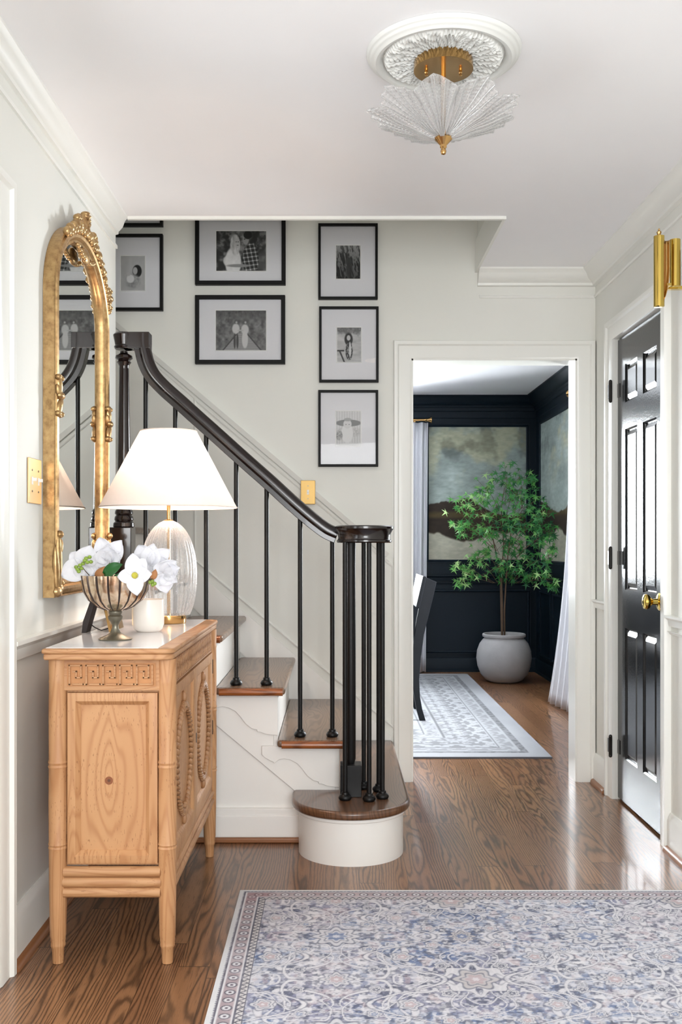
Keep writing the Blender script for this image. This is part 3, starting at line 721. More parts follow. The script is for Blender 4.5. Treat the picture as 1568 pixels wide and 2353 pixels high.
def ph_girl(U, V):
    G = 0.62+0.2*fbm(U*3, V*14, 31); G = lay(G, sstep(0.75, 0.9, V+0.2*fbm(U*8, V*8, 2)-0.1), 0.30+0.3*fbm(U*20, V*20, 9))
    G = lay(G, ell(U, V, 0.48, 0.66, 0.17, 0.18, 0.15), 0.12); G = lay(G, ell(U, V, 0.48, 0.70, 0.08, 0.08, 0.2), 0.75)
    G = lay(G, ell(U, V, 0.50, 0.32, 0.15, 0.26, 0.12), np.where(fbm(U*35, V*30, 6) > 0.55, 0.6, 0.12)); G = lay(G, ell(U, V, 0.54, 0.36, 0.05, 0.22, 0.2), 0.8)
    G = lay(G, ((np.abs(U+V*0.6-0.30) < 0.035) & (V < 0.33)).astype(float), 0.2); G = lay(G, ((np.abs(V-0.33) < 0.02) & (U < 0.3)).astype(float), 0.2); return G
def ph_baby(U, V):
    G = 0.78-0.08*(np.sin(U*60) > 0.7)+0.05*fbm(U*9, V*9, 2); G = lay(G, ell(U, V, 0.5, 0.66, 0.52, 0.10, 0.1), 0.45)
    G = lay(G, ell(U, V, 0.5, 0.40, 0.50, 0.16, 0.2), 0.62+0.25*fbm(U*25, V*25, 7)); G = lay(G, ell(U, V, 0.45, 0.36, 0.24, 0.28, 0.1), 0.86)
    G = lay(G, ell(U, V, 0.46, 0.63, 0.17, 0.13, 0.1), 0.80); G = lay(G, ell(U, V, 0.47, 0.76, 0.16, 0.05, 0.2), 0.62)
    for cx in (0.40, 0.53): G = lay(G, ell(U, V, cx, 0.62, 0.02, 0.012, 0.4), 0.3)
    G = lay(G, ell(U, V, 0.12, 0.30, 0.14, 0.14, 0.2), 0.35+0.5*fbm(U*30, V*30, 3))
    return G
def ph_doll(U, V):
    G = 0.66+0.08*fbm(U*5, V*5, 1); G = lay(G, ell(U, V, 0.68, 0.56, 0.19, 0.18, 0.12), 0.10); G = lay(G, ell(U, V, 0.60, 0.57, 0.10, 0.11, 0.2), 0.70)
    G = lay(G, ell(U, V, 0.50, 0.27, 0.30, 0.20, 0.3), 0.45+0.3*fbm(U*15, V*15, 3)); G = lay(G, ell(U, V, 0.40, 0.34, 0.16, 0.12, 0.2), 0.85); G = lay(G, ell(U, V, 0.33, 0.48, 0.08, 0.06, 0.2), 0.72)
    return G
def picture(px0, px1, py0, py1, fr_px, win, fn, label, clip=0):
    Y = YW; x0 = P(px0, 0, Y)[0]; x1 = P(px1, 0, Y)[0]; z0 = P(0, py1, Y)[2]; z1 = P(0, py0, Y)[2]
    t = thing('picture_frame', ((x0+x1)/2, Y-0.001, z0), label, 'framed photo', 'black framed photographs on the stair wall')
    w = fr_px/484.5
    pf = [(x0, z0), (x1, z0), (x1, z1), (x0, z1)]
    obj('frame', MB().sweep(pf, True, [(0, 0.001), (0, 0.028), (w, 0.028), (w, 0.001)], fY(Y)), 'frameblack', t, bevel=0.001)
    obj('mat', MB().box(x0+w*0.5, x1-w*0.5, Y-0.012, Y-0.006, z0+w*0.5, z1-w*0.5), 'mat', t)
    a0, a1, b0, b1 = P(win[0], 0, Y)[0], P(win[1], 0, Y)[0], P(0, win[3], Y)[2], P(0, win[2], Y)[2]
    painted_grid('photograph', a0, a1, 130, b0, b1, 130, fY(Y), 0.0125, fn, 'print', t)
    obj('mat_bevel', MB().sweep([(a0, b0), (a1, b0), (a1, b1), (a0, b1)], True, [(0, 0.012), (0, 0.013), (-0.003, 0.0145), (-0.004, 0.012)], fY(Y)), 'white', t)
    obj('glass', MB().box(x0+w*0.6, x1-w*0.6, Y-0.018, Y-0.017, z0+w*0.6, z1-w*0.6), 'pane', t)
picture(450, 657, 497, 657, 9, (498, 612, 533, 624), ph_couple, 'black frame with photo of a couple, woman in white and man in plaid shirt')
picture(450, 656, 681, 838, 9, (497, 612, 715, 806), ph_walk, 'black frame with grey photo of two people walking on a boardwalk')
picture(732, 868, 517, 690, 5.5, (773, 828, 566, 642), ph_grass, 'slim black frame with photo of tall grass, topmost of the column')
picture(734, 870, 707, 880, 5.5, (775, 830, 754, 833), ph_girl, 'slim black frame with photo of a long haired girl, middle of the column')
picture(732, 869, 898, 1073, 5.5, (773, 829, 946, 1025), ph_baby, 'slim black frame with pale photo of a baby, lowest of the column')
picture(240, 376, 541, 716, 6.5, (279, 334, 590, 669), ph_doll, 'black frame with photo of a child holding a doll, partly behind the left wall')
picture(240, 376, 350, 523, 6.5, (279, 334, 399, 478), ph_grass, 'black frame cut off by the ceiling edge above the child photo')

# ------------------------------------------------------------------ switch plates
def switch_plate(name, f3, u0, u1, v0, v1, n, label, mt='brass', back=0.0005):
    c = f3((u0+u1)/2, v0, 0); t = thing(name, c, label, 'light switch')
    obj('plate', MB().prism([(u0, v0), (u1, v0), (u1, v1), (u0, v1)], f3, back, 0.006), mt, t, bevel=0.002)
    for k in range(n):
        u = u0+(u1-u0)*(k+0.5)/n; v = (v0+v1)/2
        obj('toggle', MB().prism([(u-0.005, v-0.011), (u+0.005, v-0.011), (u+0.005, v+0.011), (u-0.005, v+0.011)], f3, 0.0055, 0.0075).prism([(u-0.003, v-0.001), (u+0.003, v-0.001), (u+0.003, v+0.008), (u-0.003, v+0.008)], f3, 0.007, 0.018), 'white', t)
        for q in (-0.030, 0.030): obj('screw', MB().prism([(u+0.003*math.cos(th), v+q+0.003*math.sin(th)) for th in np.linspace(0, 2*PI, 9)[:-1]], f3, 0.0055, 0.0075), 'patina', t)
M['palebrass'] = simple('pale_brass_plate', (226, 190, 140), 0.32, metal=0.55, var=0.06)
M['satinbrass'] = simple('satin_brass_plate', (206, 168, 96), 0.4, metal=0.35, var=0.06)
switch_plate('switch_plate', fX(XL, 1), 2.795, 2.915, 1.243, 1.372, 2, 'pale brass double switch plate on the left wall beside the mirror', 'palebrass')
switch_plate('switch_plate', fY(YW-0.029), P(692, 0, YW)[0], P(725, 0, YW)[0], P(0, 1159, YW)[2], P(0, 1105, YW)[2], 1, 'brass single switch plate on the stair wall above the handrail', 'satinbrass', -0.0285)

# ------------------------------------------------------------------ mirror
YM0, YM1 = 2.945, 3.655; YC = (YM0+YM1)/2; ZS = 1.885; ZB = 0.968; RA = (YM1-YM0)/2; RB = 0.27
mr = thing('wall_mirror', (XL+0.001, YC, ZB), 'tall arched gold mirror with carved crest on the left wall', 'mirror')
def archpath(ins):
    r = RA-ins; path = [(YM0+ins, ZB+ins), (YM1-ins, ZB+ins)]
    path += [(YC+r*math.cos(t), ZS+(RB-ins)*math.sin(t)) for t in np.linspace(0, PI, 40)]
    return path
fpf = [(0, 0.001), (0, 0.034), (0.004, 0.037), (0.009, 0.032), (0.013, 0.040), (0.022, 0.043), (0.030, 0.040), (0.036, 0.030), (0.040, 0.033), (0.047, 0.032), (0.052, 0.024), (0.052, 0.012), (0.052, 0.001)]
obj('frame', MB().sweep(archpath(0), True, fpf, fX(XL, 1)), 'gold', mr)
obj('glass', MB().prism(archpath(0.045), fX(XL, 1), 0.010, 0.016), 'mirror', mr, smooth=0)
def carving(name, items, label):
    c = MB()
    for (y, z, d, ry, rz, rd, ang) in items:
        c.ball((XL+d, y, z), 1.0, 9, (rd, ry, rz), Matrix.Rotation(ang, 3, 'X'))
    setp(obj(name, c, 'gold', mr), label)
rnd = random.Random(4); cr_ = []
for k in range(13):                                     # feathered crest fanning from the apex
    t = PI/2+(k-6)*0.17; L = 0.042-0.0030*abs(k-6); R0 = 0.01
    cr_.append((YC+(R0+L*0.8)*math.cos(t), ZS+RB-0.01+(R0+L*0.8)*math.sin(t)*1.1, 0.035, L*0.85, 0.010, 0.014, t))
for k in range(26):
    t = PI/2+(k-13)*0.062; rr_ = RA-0.012
    cr_.append((YC+(rr_+0.008*(k % 2))*math.cos(t), ZS+(RB-0.004+0.012*(k % 2))*math.sin(t), 0.042, 0.016, 0.010+0.004*(k % 3), 0.014, t+0.5*(-1)**k))
for s_ in (-1, 1):
    for q in range(8):
        a = q*0.85; cr_.append((YC+s_*(0.10+0.022*math.cos(a)), ZS+RB+0.002+0.022*math.sin(a), 0.040, 0.013, 0.010, 0.013, a))
    cr_.append((YC+s_*0.10, ZS+RB+0.002, 0.044, 0.012, 0.012, 0.014, 0))
for q in range(9): cr_.append((YC+0.010*math.sin(q*2.1), ZS+RB+0.028+q*0.0045, 0.040, 0.020-0.0012*q, 0.008, 0.016, 0.6*math.sin(q)))
cr_.append((YC, ZS+RB-0.075, 0.036, 0.045, 0.028, 0.014, 0))
for s_ in (-1, 1):
    for q in range(5): cr_.append((YC+s_*(0.03+0.018*q), ZS+RB-0.088+0.004*q*q*0.3, 0.040, 0.013, 0.008, 0.010, 0.3*s_))
carving('crest', cr_, 'carved gold leaf crest')
for s_, t0 in ((1, 0.62),):
    it = []
    for q in range(10):
        t = t0+0.07*s_*(q-5)*0.8; it.append((YC+(RA-0.004)*math.cos(t), ZS+(RB-0.002)*math.sin(t), 0.040, 0.012, 0.009+0.003*(q % 2), 0.012, t+0.8*(-1)**q))
    carving('arch_ornament', it, 'gold leaf carving on the arch')
for y, z, hh in ((YM0+0.030, 1.570, 1.0), (YM1-0.028, 1.563, 1.0), (YM1-0.026, 2.02, 0.55)):
    it = [(y, z+0.030*hh, 0.040, 0.015, 0.030*hh, 0.012, 0.25), (y, z-0.030*hh, 0.040, 0.015, 0.030*hh, 0.012, -0.25), (y, z, 0.046, 0.024, 0.012, 0.012, 0),
          (y-0.014, z+0.012*hh, 0.040, 0.008, 0.022*hh, 0.010, 0.3), (y+0.014, z-0.012*hh, 0.040, 0.008, 0.022*hh, 0.010, 0.3)]
    for q in (-1, 1):
        it += [(y-0.016, z+q*0.054*hh, 0.042, 0.011, 0.009, 0.011, 0), (y+0.016, z+q*0.054*hh, 0.042, 0.011, 0.009, 0.011, 0), (y, z+q*0.060*hh, 0.040, 0.018, 0.006, 0.010, 0)]
    carving('side_ornament', it, 'gold carved clasp')
for y, s_ in ((YM0+0.022, 1), (YM1-0.022, -1)):
    it = [(y, ZB+0.10, 0.040, 0.016, 0.095, 0.013, 0.0), (y-s_*0.012, ZB+0.08, 0.036, 0.012, 0.075, 0.012, s_*0.10), (y+s_*0.014, ZB+0.07, 0.038, 0.009, 0.060, 0.011, -s_*0.15),
          (y+s_*0.004, ZB+0.188, 0.044, 0.014, 0.012, 0.012, 0), (y, ZB+0.018, 0.038, 0.026, 0.018, 0.014, 0), (y+s_*0.035, ZB+0.026, 0.036, 0.022, 0.012, 0.011, 0.2),
          (y+s_*0.050, ZB+0.040, 0.036, 0.010, 0.010, 0.010, 0), (y+s_*0.006, ZB+0.150, 0.042, 0.013, 0.028, 0.012, -s_*0.3)]
    carving('corner_ornament', it, 'gold acanthus corner')

# ------------------------------------------------------------------ pine cabinet
cb = thing('sideboard', (-0.60, 3.12, 0), 'carved stripped pine sideboard with marble top against the left wall', 'sideboard')
X0, X1, Y0, Y1 = -0.752, -0.440, 2.672, 3.588
def rrect(x0, x1, y0, y1, r, n=6):
    q = []
    for (cx_, cy_, a0) in ((x1-r, y0+r, -PI/2), (x1-r, y1-r, 0)):
        for k in range(n+1): a = a0+PI/2*k/n; q.append((cx_+r*math.cos(a), cy_+r*math.sin(a)))
    return [(x0, y0)]+q+[(x0, y1)]
tp = MB().prism(rrect(-0.776, -0.424, 2.632, 3.655, 0.03), lambda u, v, d: (u, v, d), 0.836, 0.850)
tp.prism(rrect(-0.772, -0.428, 2.636, 3.651, 0.03), lambda u, v, d: (u, v, d), 0.819, 0.837)
obj('top', tp, 'pinelen', cb, bevel=0.006, seg=3)
obj('marble_inset', MB().box(-0.768, -0.468, 2.650, 3.636, 0.848, 0.8512), 'marble', cb)
body = MB().box(X0, X1-0.012, Y0+0.014, Y1-0.014, 0.262, 0.819)
obj('body', body, 'pinez', cb)
lp = [(0.012, 0), (0.0145, 0.001), (0.0165, 0.040), (0.0195, 0.046), (0.0200, 0.052), (0.0190, 0.056), (0.0205, 0.062), (0.0200, 0.068), (0.0215, 0.074), (0.0235, 0.18), (0.0245, 0.306), (0.0262, 0.311), (0.0240, 0.316), (0.0262, 0.321), (0.0245, 0.326), (0.0252, 0.43), (0.0245, 0.523), (0.0265, 0.529), (0.0243, 0.535), (0.0265, 0.541), (0.0245, 0.547), (0.0250, 0.66), (0.0240, 0.752), (0.0252, 0.758), (0.0240, 0.764), (0.0250, 0.8193)]
for x, y in ((-0.449, 2.682), (-0.744, 2.682), (-0.449, 3.590), (-0.744, 3.590)):
    obj('leg', MB().lathe(lp, (x, y, 0), 24), 'pinez', cb)
# near side: apron with greek key, framed knotty panel, three rounded rails
ya = 2.668
obj('side_apron', MB().box(-0.724, -0.468, ya, ya+0.03, 0.735, 0.819), 'pinex', cb)
gk = MB(); unit = 0.0452; b0 = 0.752; h = 0.050; t_ = 0.0052
def kseg(a0, c0, a1, c1):
    gk.box(min(a0, a1)-t_/2, max(a0, a1)+t_/2, ya-0.0045, ya+0.001, min(c0, c1)-t_/2, max(c0, c1)+t_/2)
for k in range(5):
    u = -0.709+k*unit
    for s1, s2 in (((0, 0), (0, h)), ((0, h), (0.031, h)), ((0.031, h), (0.031, 0.018)), ((0.031, 0.018), (0.018, 0.018)), ((0.018, 0.018), (0.018, 0.034)), ((0.018, 0.034), (0.010, 0.034))):
        kseg(u+s1[0], b0+s1[1], u+s2[0], b0+s2[1])
    kseg(u, b0, u-0.008 if k else u, b0); kseg(u+0.010, b0, u+0.0372, b0)
kseg(-0.709+5*unit-0.004, b0, -0.709+5*unit-0.004, b0+h)
obj('greek_key_carving', gk, 'pinex', cb, bevel=0.0012)
gg = MB().box(-0.716, -0.478, ya-0.0008, ya+0.001, 0.746, 0.8085)
setp(obj('carved_recess', gg, 'pinedark', cb), 'darker carved ground of the greek key')
pf = [(-0.716, 0.270), (-0.474, 0.270), (-0.474, 0.728), (-0.716, 0.728)]
obj('panel_frame', MB().sweep(pf, True, [(0, -0.02), (0, 0.004), (0.004, 0.006), (0.022, 0.006), (0.024, 0.003), (0.032, -0.004), (0.035, -0.012), (0.035, -0.02)], fY(ya+0.006)), 'pinez', cb)
obj('side_panel', MB().box(-0.690, -0.500, ya+0.014, ya+0.02, 0.30, 0.70), 'pineknot', cb)
for q, z in enumerate((0.2475, 0.2195, 0.1925)):
    e = 0.002*(q == 1)
    obj('rounded_rail', MB().tube([(-0.726-e, ya+0.008, z), (-0.466+e, ya+0.008, z)], 0.0152, 14, flat=0.95), 'pinex', cb)
# front (facing the hall)
xf = X1
obj('front_apron', MB().box(xf-0.02, xf, 2.71, 3.565, 0.742, 0.819), 'pinelen', cb)
lt = MB()
for k in range(27):
    y = 2.722+k*0.031
    for (ya_, za_, yb_, zb_) in ((y, 0.750, y+0.026, 0.811), (y+0.026, 0.750, y, 0.811)):
        d = Vector((yb_-ya_, zb_-za_)).normalized(); nn = Vector((-d.y, d.x))*0.0028
        lt.prism([(ya_-nn.x, za_-nn.y), (yb_-nn.x, zb_-nn.y), (yb_+nn.x, zb_+nn.y), (ya_+nn.x, za_+nn.y)], fX(xf, 1), 0.0006, 0.0022)
obj('lattice_carving', lt, 'pinelen', cb)
setp(obj('carved_recess', MB().box(xf-0.001, xf+0.0008, 2.716, 3.56, 0.747, 0.814), 'pineshadow', cb), 'painted shade behind the lattice')
obj('bottom_rail', MB().box(xf-0.02, xf+0.002, 2.70, 3.575, 0.180, 0.262).tube([(xf, 2.70, 0.235), (xf, 3.575, 0.235)], 0.010, 10).tube([(xf, 2.70, 0.205), (xf, 3.575, 0.205)], 0.010, 10), 'pinelen', cb)
for di, (ya2, yb2) in enumerate(((2.712, 3.136), (3.140, 3.564))):
    dc = obj('door', MB().box(xf-0.018, xf-0.006, ya2, yb2, 0.265, 0.738), 'piney', cb)
    obj('door_frame', MB().sweep([(ya2, 0.265), (yb2, 0.265), (yb2, 0.738), (ya2, 0.738)], True, [(0, -0.006), (0, 0.010), (0.030, 0.010), (0.036, 0.006), (0.042, 0.001), (0.046, -0.006)], fX(xf-0.006, 1)), 'piney', dc)
    ym = (ya2+yb2)/2; gl = MB(); n = 58
    for k in range(n):
        t = 2*PI*k/n; yy = ym+0.125*math.sin(t)*(1-0.12*math.cos(2*t)); z2 = 0.500+0.158*math.cos(t)
        tx = math.atan2(-0.158*math.sin(t), 0.125*math.cos(t))
        gl.ball((xf-0.001, yy, z2), 1.0, 6, (0.010, 0.0155, 0.0055), Matrix.Rotation(tx+0.75, 3, 'X'))
    for zc, s_ in ((0.680, 1), (0.322, -1)):
        gl.ball((xf-0.001, ym, zc), 1.0, 6, (0.009, 0.008, 0.018))
        for q in range(6):
            a = q*PI/3; gl.ball((xf-0.001, ym+0.020*math.cos(a), zc-s_*0.028+0.012*math.sin(a)), 1.0, 6, (0.009, 0.010, 0.006), Matrix.Rotation(a+0.5, 3, 'X'))
    setp(obj('garland_carving', gl, 'pinegarland', dc), 'carved twisted garland oval')
for z in (0.688, 0.470):
    setp(obj('hinge', MB().box(xf-0.002, xf+0.006, 3.566, 3.572, z-0.025, z+0.025), 'blackhinge', cb), 'dark metal hinge')
setp(obj('keyhole', MB().box(xf+0.003, xf+0.0055, 3.142, 3.150, 0.50, 0.53), 'blackhinge', cb), 'dark keyhole')
TZ = 0.8514

# ------------------------------------------------------------------ table lamp
LX, LY = -0.578, 3.475
lm = thing('table_lamp', (LX, LY, TZ), 'lit table lamp with white cone shade and ribbed glass egg base', 'lamp')
obj('base', MB().lathe([(0.001, 0), (0.060, 0), (0.0615, 0.003), (0.0615, 0.026), (0.058, 0.029), (0.001, 0.029)], (LX, LY, TZ), 48), 'brass', lm)
H = 0.330; zb_ = TZ+0.029
prof = []
for i in range(33):
    s_ = i/32; z = s_*H
    r = 0.099*math.sin(math.acos(max(-1, min(1, 1-2*(0.12+0.88*s_)))))**0.92 if s_ < 0.999 else 0.010
    u = (s_-0.42)/(0.58 if s_ > 0.42 else 0.62); r = 0.0975*math.sqrt(max(0.0, 1-abs(u)**2.15)) if s_ < 0.985 else 0.012
    prof.append((max(r, 0.010), z))
rb = lambda a, z: 0.030*abs(math.cos(18*a))-0.015
obj('body', MB().lathe(prof, (LX, LY, zb_), 216, rb, cap=False), 'lampglass', lm, smooth=80)
obj('rod', MB().tube([(LX, LY, zb_), (LX, LY, zb_+H)], 0.006, 10).tube([(LX, LY, zb_+H-0.002), (LX, LY, 1.30)], 0.0065, 12).lathe([(0.001, 0), (0.018, 0), (0.016, 0.006), (0.008, 0.009)], (LX, LY, zb_+H-0.006), 20), 'brass', lm)
sh = MB().lathe([(0.2385, 0), (0.098, 0.266)], (LX, LY, 1.254), 96, cap=False)
obj('lamp_shade', sh, 'shade', lm, smooth=60)
for r, z in ((0.2385, 1.2545), (0.098, 1.5195)):
    obj('shade_trim', MB().tube([(LX+r*math.cos(t), LY+r*math.sin(t), z) for t in np.linspace(0, 2*PI, 73)], 0.0022, 6, False), 'shade', lm)
sp = MB()
for k in range(3):
    a = k*2*PI/3+0.4; sp.tube([(LX, LY, 1.50), (LX+0.097*math.cos(a), LY+0.097*math.sin(a), 1.517)], 0.0015, 5)
sp.tube([(LX+0.03, LY, 1.31), (LX+0.045, LY, 1.40), (LX+0.03, LY, 1.49), (LX, LY, 1.50)], 0.0015, 5).tube([(LX-0.03, LY, 1.31), (LX-0.045, LY, 1.40), (LX-0.03, LY, 1.49), (LX, LY, 1.50)], 0.0015, 5)
sp.tube([(LX-0.03, LY, 1.31), (LX+0.03, LY, 1.31)], 0.002, 5)
obj('harp', sp, 'brass', lm)
obj('bulb', MB().ball((LX, LY, 1.385), 0.028, 12, (1, 1, 1.2)), 'bulb', lm)
pl = bpy.data.lights.new('bulb_light', 'POINT'); pl.energy = 8.0; pl.color = (1.0, 0.77, 0.62); pl.shadow_soft_size = 0.02
plo = bpy.data.objects.new('bulb_light', pl); COL.objects.link(plo); plo.location = (LX, LY, 1.385)

# ------------------------------------------------------------------ silver bowl, flowers, candle, easel frame
BX, BY = -0.632, 2.875
bw = thing('footed_bowl', (BX, BY, TZ), 'ribbed silver footed bowl holding white magnolias on the sideboard', 'bowl')
bp = [(0.012, 0.082), (0.030, 0.086), (0.055, 0.097), (0.077, 0.116), (0.090, 0.140), (0.096, 0.165), (0.098, 0.182), (0.0985, 0.186), (0.095, 0.186), (0.093, 0.165), (0.086, 0.140), (0.072, 0.118), (0.050, 0.101), (0.012, 0.092)]
lob = lambda a, z: (0.035*abs(math.cos(9*a))**0.6-0.02) if z > 0.09 else 0.0
obj('bowl', MB().lathe(bp, (BX, BY, TZ), 180, lob, cap=False), 'silver', bw, smooth=60)
gr = MB()  # thin darker strips along the creases between the lobes
for k in range(18):
    a = (k+0.5)*PI/9; ptsg = [(BX+(r*0.983+0.0006)*math.cos(a), BY+(r*0.983+0.0006)*math.sin(a), TZ+z) for r, z in bp[1:8]]
    gr.tube(ptsg, [0.001, 0.0018, 0.0026, 0.0030, 0.0030, 0.0028, 0.002], 6)
setp(obj('groove', gr, 'silvergroove', bw), 'dark flutes')
obj('stem', MB().lathe([(0.047, 0), (0.048, 0.003), (0.042, 0.007), (0.026, 0.013), (0.015, 0.021), (0.010, 0.032), (0.009, 0.042), (0.014, 0.052), (0.020, 0.060), (0.021, 0.067), (0.016, 0.072), (0.019, 0.077), (0.019, 0.082), (0.012, 0.084)], (BX, BY, TZ), 40), 'patina', bw)

def petal(c, d, nrm, L, W, cup=0.25, curl=0.15, tip=1.0, nu=9, nv=7):
    d = Vector(d).normalized(); nrm = Vector(nrm); nrm = (nrm-d*nrm.dot(d)).normalized(); s_ = d.cross(nrm)
    mb = MB(); vs = []
    for i in range(nu):
        u = i/(nu-1); w = W*(math.sin(PI*min(0.985, 0.06+0.92*u**0.85))**0.62)
        for j in range(nv):
            v = -1+2*j/(nv-1); 
            hgt = cup*W*(v*v)+L*(0.55*curl*math.sin(PI*u*0.9))-L*curl*0.9*u*u*(1 if curl > 0 else 1)
            ruf = 0.05*W*math.sin(5*v+7*u+L*300)
            p = Vector(c)+d*(L*u*(1-0.05*v*v))+s_*(w*v)+nrm*(hgt+ruf); vs.append(p)
    fs = [(i*nv+j, i*nv+j+1, (i+1)*nv+j+1, (i+1)*nv+j) for i in range(nu-1) for j in range(nv-1)]
    return mb.add(vs, fs)
def bloom(px, py, Y, petals, center, label, size=1.0, leaf=None):
    c = Vector(P(px, py, Y)); t = thing('magnolia_stem', tuple(c), label, 'flower', 'white magnolia stems in the footed bowl')
    for (ang, L, W, fwd, cup, curl) in petals:
        d = Vector((math.cos(ang), -fwd, math.sin(ang))); nrm = Vector((-math.cos(ang)*fwd*0.6, -1, -math.sin(ang)*fwd*0.6))
        obj('petal', petal(c, d, nrm, L*size, W*size, cup, curl), 'petal', t, solid=0.0008, smooth=80)
    if center == 'yellow':
        setp(obj('stamen', MB().ball(tuple(c+Vector((0, -0.008, 0))), 0.009, 10, (1, 0.8, 1)), 'stamen', t), 'yellow green stamen')
    b = Vector((BX+(c.x-BX)*0.25, BY+(c.y-BY)*0.25, TZ+0.10))
    obj('stalk', MB().tube([b, (b+c)/2+Vector((0, 0, 0.02)), c+Vector((0, 0.008, 0))], 0.0028, 6), 'bark', t)
    return t
D = math.radians
bA = bloom(196, 1300, 2.85, [(D(75), 0.060, 0.034, 0.10, 0.3, 0.20), (D(140), 0.058, 0.026, 0.05, 0.3, 0.2), (D(205), 0.074, 0.034, 0.15, 0.3, 0.2), (D(265), 0.045, 0.030, 0.2, 0.3, 0.15), (D(10), 0.062, 0.032, 0.0, 0.3, 0.2), (D(325), 0.050, 0.026, 0.1, 0.3, 0.2)],
      None, 'wide open white magnolia leaning over the left of the bowl, behind the green berries')
bB = bloom(252, 1292, 2.86, [(D(112), 0.078, 0.030, 0.0, 0.5, 0.10), (D(62), 0.072, 0.028, 0.0, 0.5, 0.10), (D(90), 0.055, 0.036, 0.35, 0.6, 0.12), (D(140), 0.048, 0.028, 0.3, 0.5, 0.1), (D(35), 0.046, 0.026, 0.3, 0.5, 0.1)],
      None, 'cup shaped white magnolia standing highest in the middle of the bowl')
bC = bloom(311, 1322, 2.76, [(D(185), 0.050, 0.021, 0.10, 0.25, 0.22), (D(98), 0.062, 0.024, 0.0, 0.25, 0.2), (D(5), 0.046, 0.023, 0.1, 0.25, 0.2), (D(276), 0.056, 0.024, 0.20, 0.25, 0.25), (D(62), 0.055, 0.023, -0.1, 0.25, 0.2)],
      'yellow', 'open white magnolia with yellow stamen hanging over the bowl front')
bD = bloom(345, 1300, 2.90, [(D(120), 0.070, 0.032, 0.0, 0.4, 0.15), (D(80), 0.066, 0.030, 0.15, 0.4, 0.15), (D(40), 0.074, 0.028, 0.0, 0.4, 0.15), (D(160), 0.060, 0.028, 0.1, 0.4, 0.15), (D(270), 0.040, 0.026, 0.1, 0.4, 0.15), (D(15), 0.06, 0.028, 0.2, 0.4, 0.1)],
      None, 'loose white magnolia behind the yellow centred one, in front of the lamp')
bE = bloom(376, 1318, 2.88, [(D(75), 0.040, 0.030, 0.25, 0.6, 0.1), (D(20), 0.052, 0.028, 0.2, 0.5, 0.1), (D(-30), 0.050, 0.028, 0.3, 0.5, 0.1), (D(-80), 0.058, 0.028, 0.1, 0.5, 0.15), (D(45), 0.052, 0.026, 0.0, 0.5, 0.1), (D(-110), 0.04, 0.022, 0.3, 0.5, 0.1)],
      None, 'rightmost white magnolia drooping beside the glass lamp body')
c = Vector(P(240, 1322, 2.82))
setp(obj('leaf', petal(c, (0.9, -0.35, 0.55), (0.2, -1, 0.6), 0.066, 0.020, 0.25, 0.1), 'darkleaf', bB, solid=0.0008, smooth=80), 'broad dark green leaf')
setp(obj('leaf', petal(P(262, 1326, 2.80), (0.8, -0.3, 0.15), (0.1, -0.6, 1), 0.045, 0.012, 0.25, 0.1), 'darkleaf', bB, solid=0.0008, smooth=80), 'dark green leaf')
setp(obj('leaf', petal(P(222, 1326, 2.83), (0.6, -0.2, 0.7), (0.5, -1, 0.3), 0.040, 0.012, 0.3, 0.1), 'brownleaf', bA, solid=0.0008, smooth=80), 'dried tan leaf')
setp(obj('leaf', petal(P(350, 1330, 2.84), (0.3, -0.2, 0.7), (0.5, -1, 0.3), 0.030, 0.010, 0.3, 0.1), 'brownleaf', bE, solid=0.0008, smooth=80), 'dried tan leaf')
bs = thing('berry_sprig', P(190, 1300, 2.79), 'sprig of small green berries in front of the leftmost magnolia', 'berries')
stm = MB().tube([P(205, 1322, 2.83), P(196, 1312, 2.79), P(190, 1304, 2.78)], 0.0012, 5); obj('stalk', stm, 'bark', bs)
for (x, y) in ((178, 1308), (184, 1299), (191, 1295), (198, 1283), (206, 1280), (209, 1291), (201, 1292), (181, 1313), (187, 1306), (195, 1288), (175, 1303)):
    obj('berry', MB().ball(P(x, y, 2.778+0.004*((x*7) % 3)), 0.0062, 8, (1, 1, 0.85)), 'berry', bs)
bs2 = thing('berry_sprig', P(352, 1338, 2.80), 'tiny dark green bud cluster under the right magnolias at the bowl rim', 'berries')
obj('stalk', MB().tube([P(340, 1330, 2.86), P(350, 1334, 2.81)], 0.0012, 5), 'bark', bs2)
for (x, y) in ((350, 1336), (356, 1341), (351, 1344), (345, 1338)): obj('berry', MB().ball(P(x, y, 2.80), 0.0055, 8), 'berry', bs2)

CXc, CYc = -0.586, 3.135
cd = thing('jar_candle', (CXc, CYc, TZ), 'white jar candle beside the glass lamp', 'candle')
obj('jar', MB().lathe([(0.001, 0), (0.032, 0), (0.044, 0.008), (0.0498, 0.024), (0.0505, 0.060), (0.0495, 0.102), (0.0475, 0.102), (0.0480, 0.080), (0.001, 0.080)], (CXc, CYc, TZ), 48), 'candle', cd, smooth=50)
setp(obj('wax', MB().lathe([(0.001, 0.084), (0.0478, 0.083), (0.0478, 0.0795), (0.001, 0.0795)], (CXc, CYc, TZ), 32), 'wax', cd), 'cream wax')
ef = thing('photo_stand', (-0.72, 3.20, TZ), 'small photo frame on a dark easel leg behind the footed bowl', 'photo frame')
fp = [(-0.706, TZ), (-0.698, TZ), (-0.730, TZ+0.15), (-0.738, TZ+0.15)]
obj('frame', MB().prism(fp, lambda u, v, d: (u, d, v), 3.12, 3.30), 'brass', ef)
setp(obj('backing', MB().prism([(-0.707, TZ+0.002), (-0.7055, TZ+0.002), (-0.7375, TZ+0.148), (-0.742, TZ+0.148)], lambda u, v, d: (u, d, v), 3.125, 3.295), 'leather', ef), 'dark brown backing')
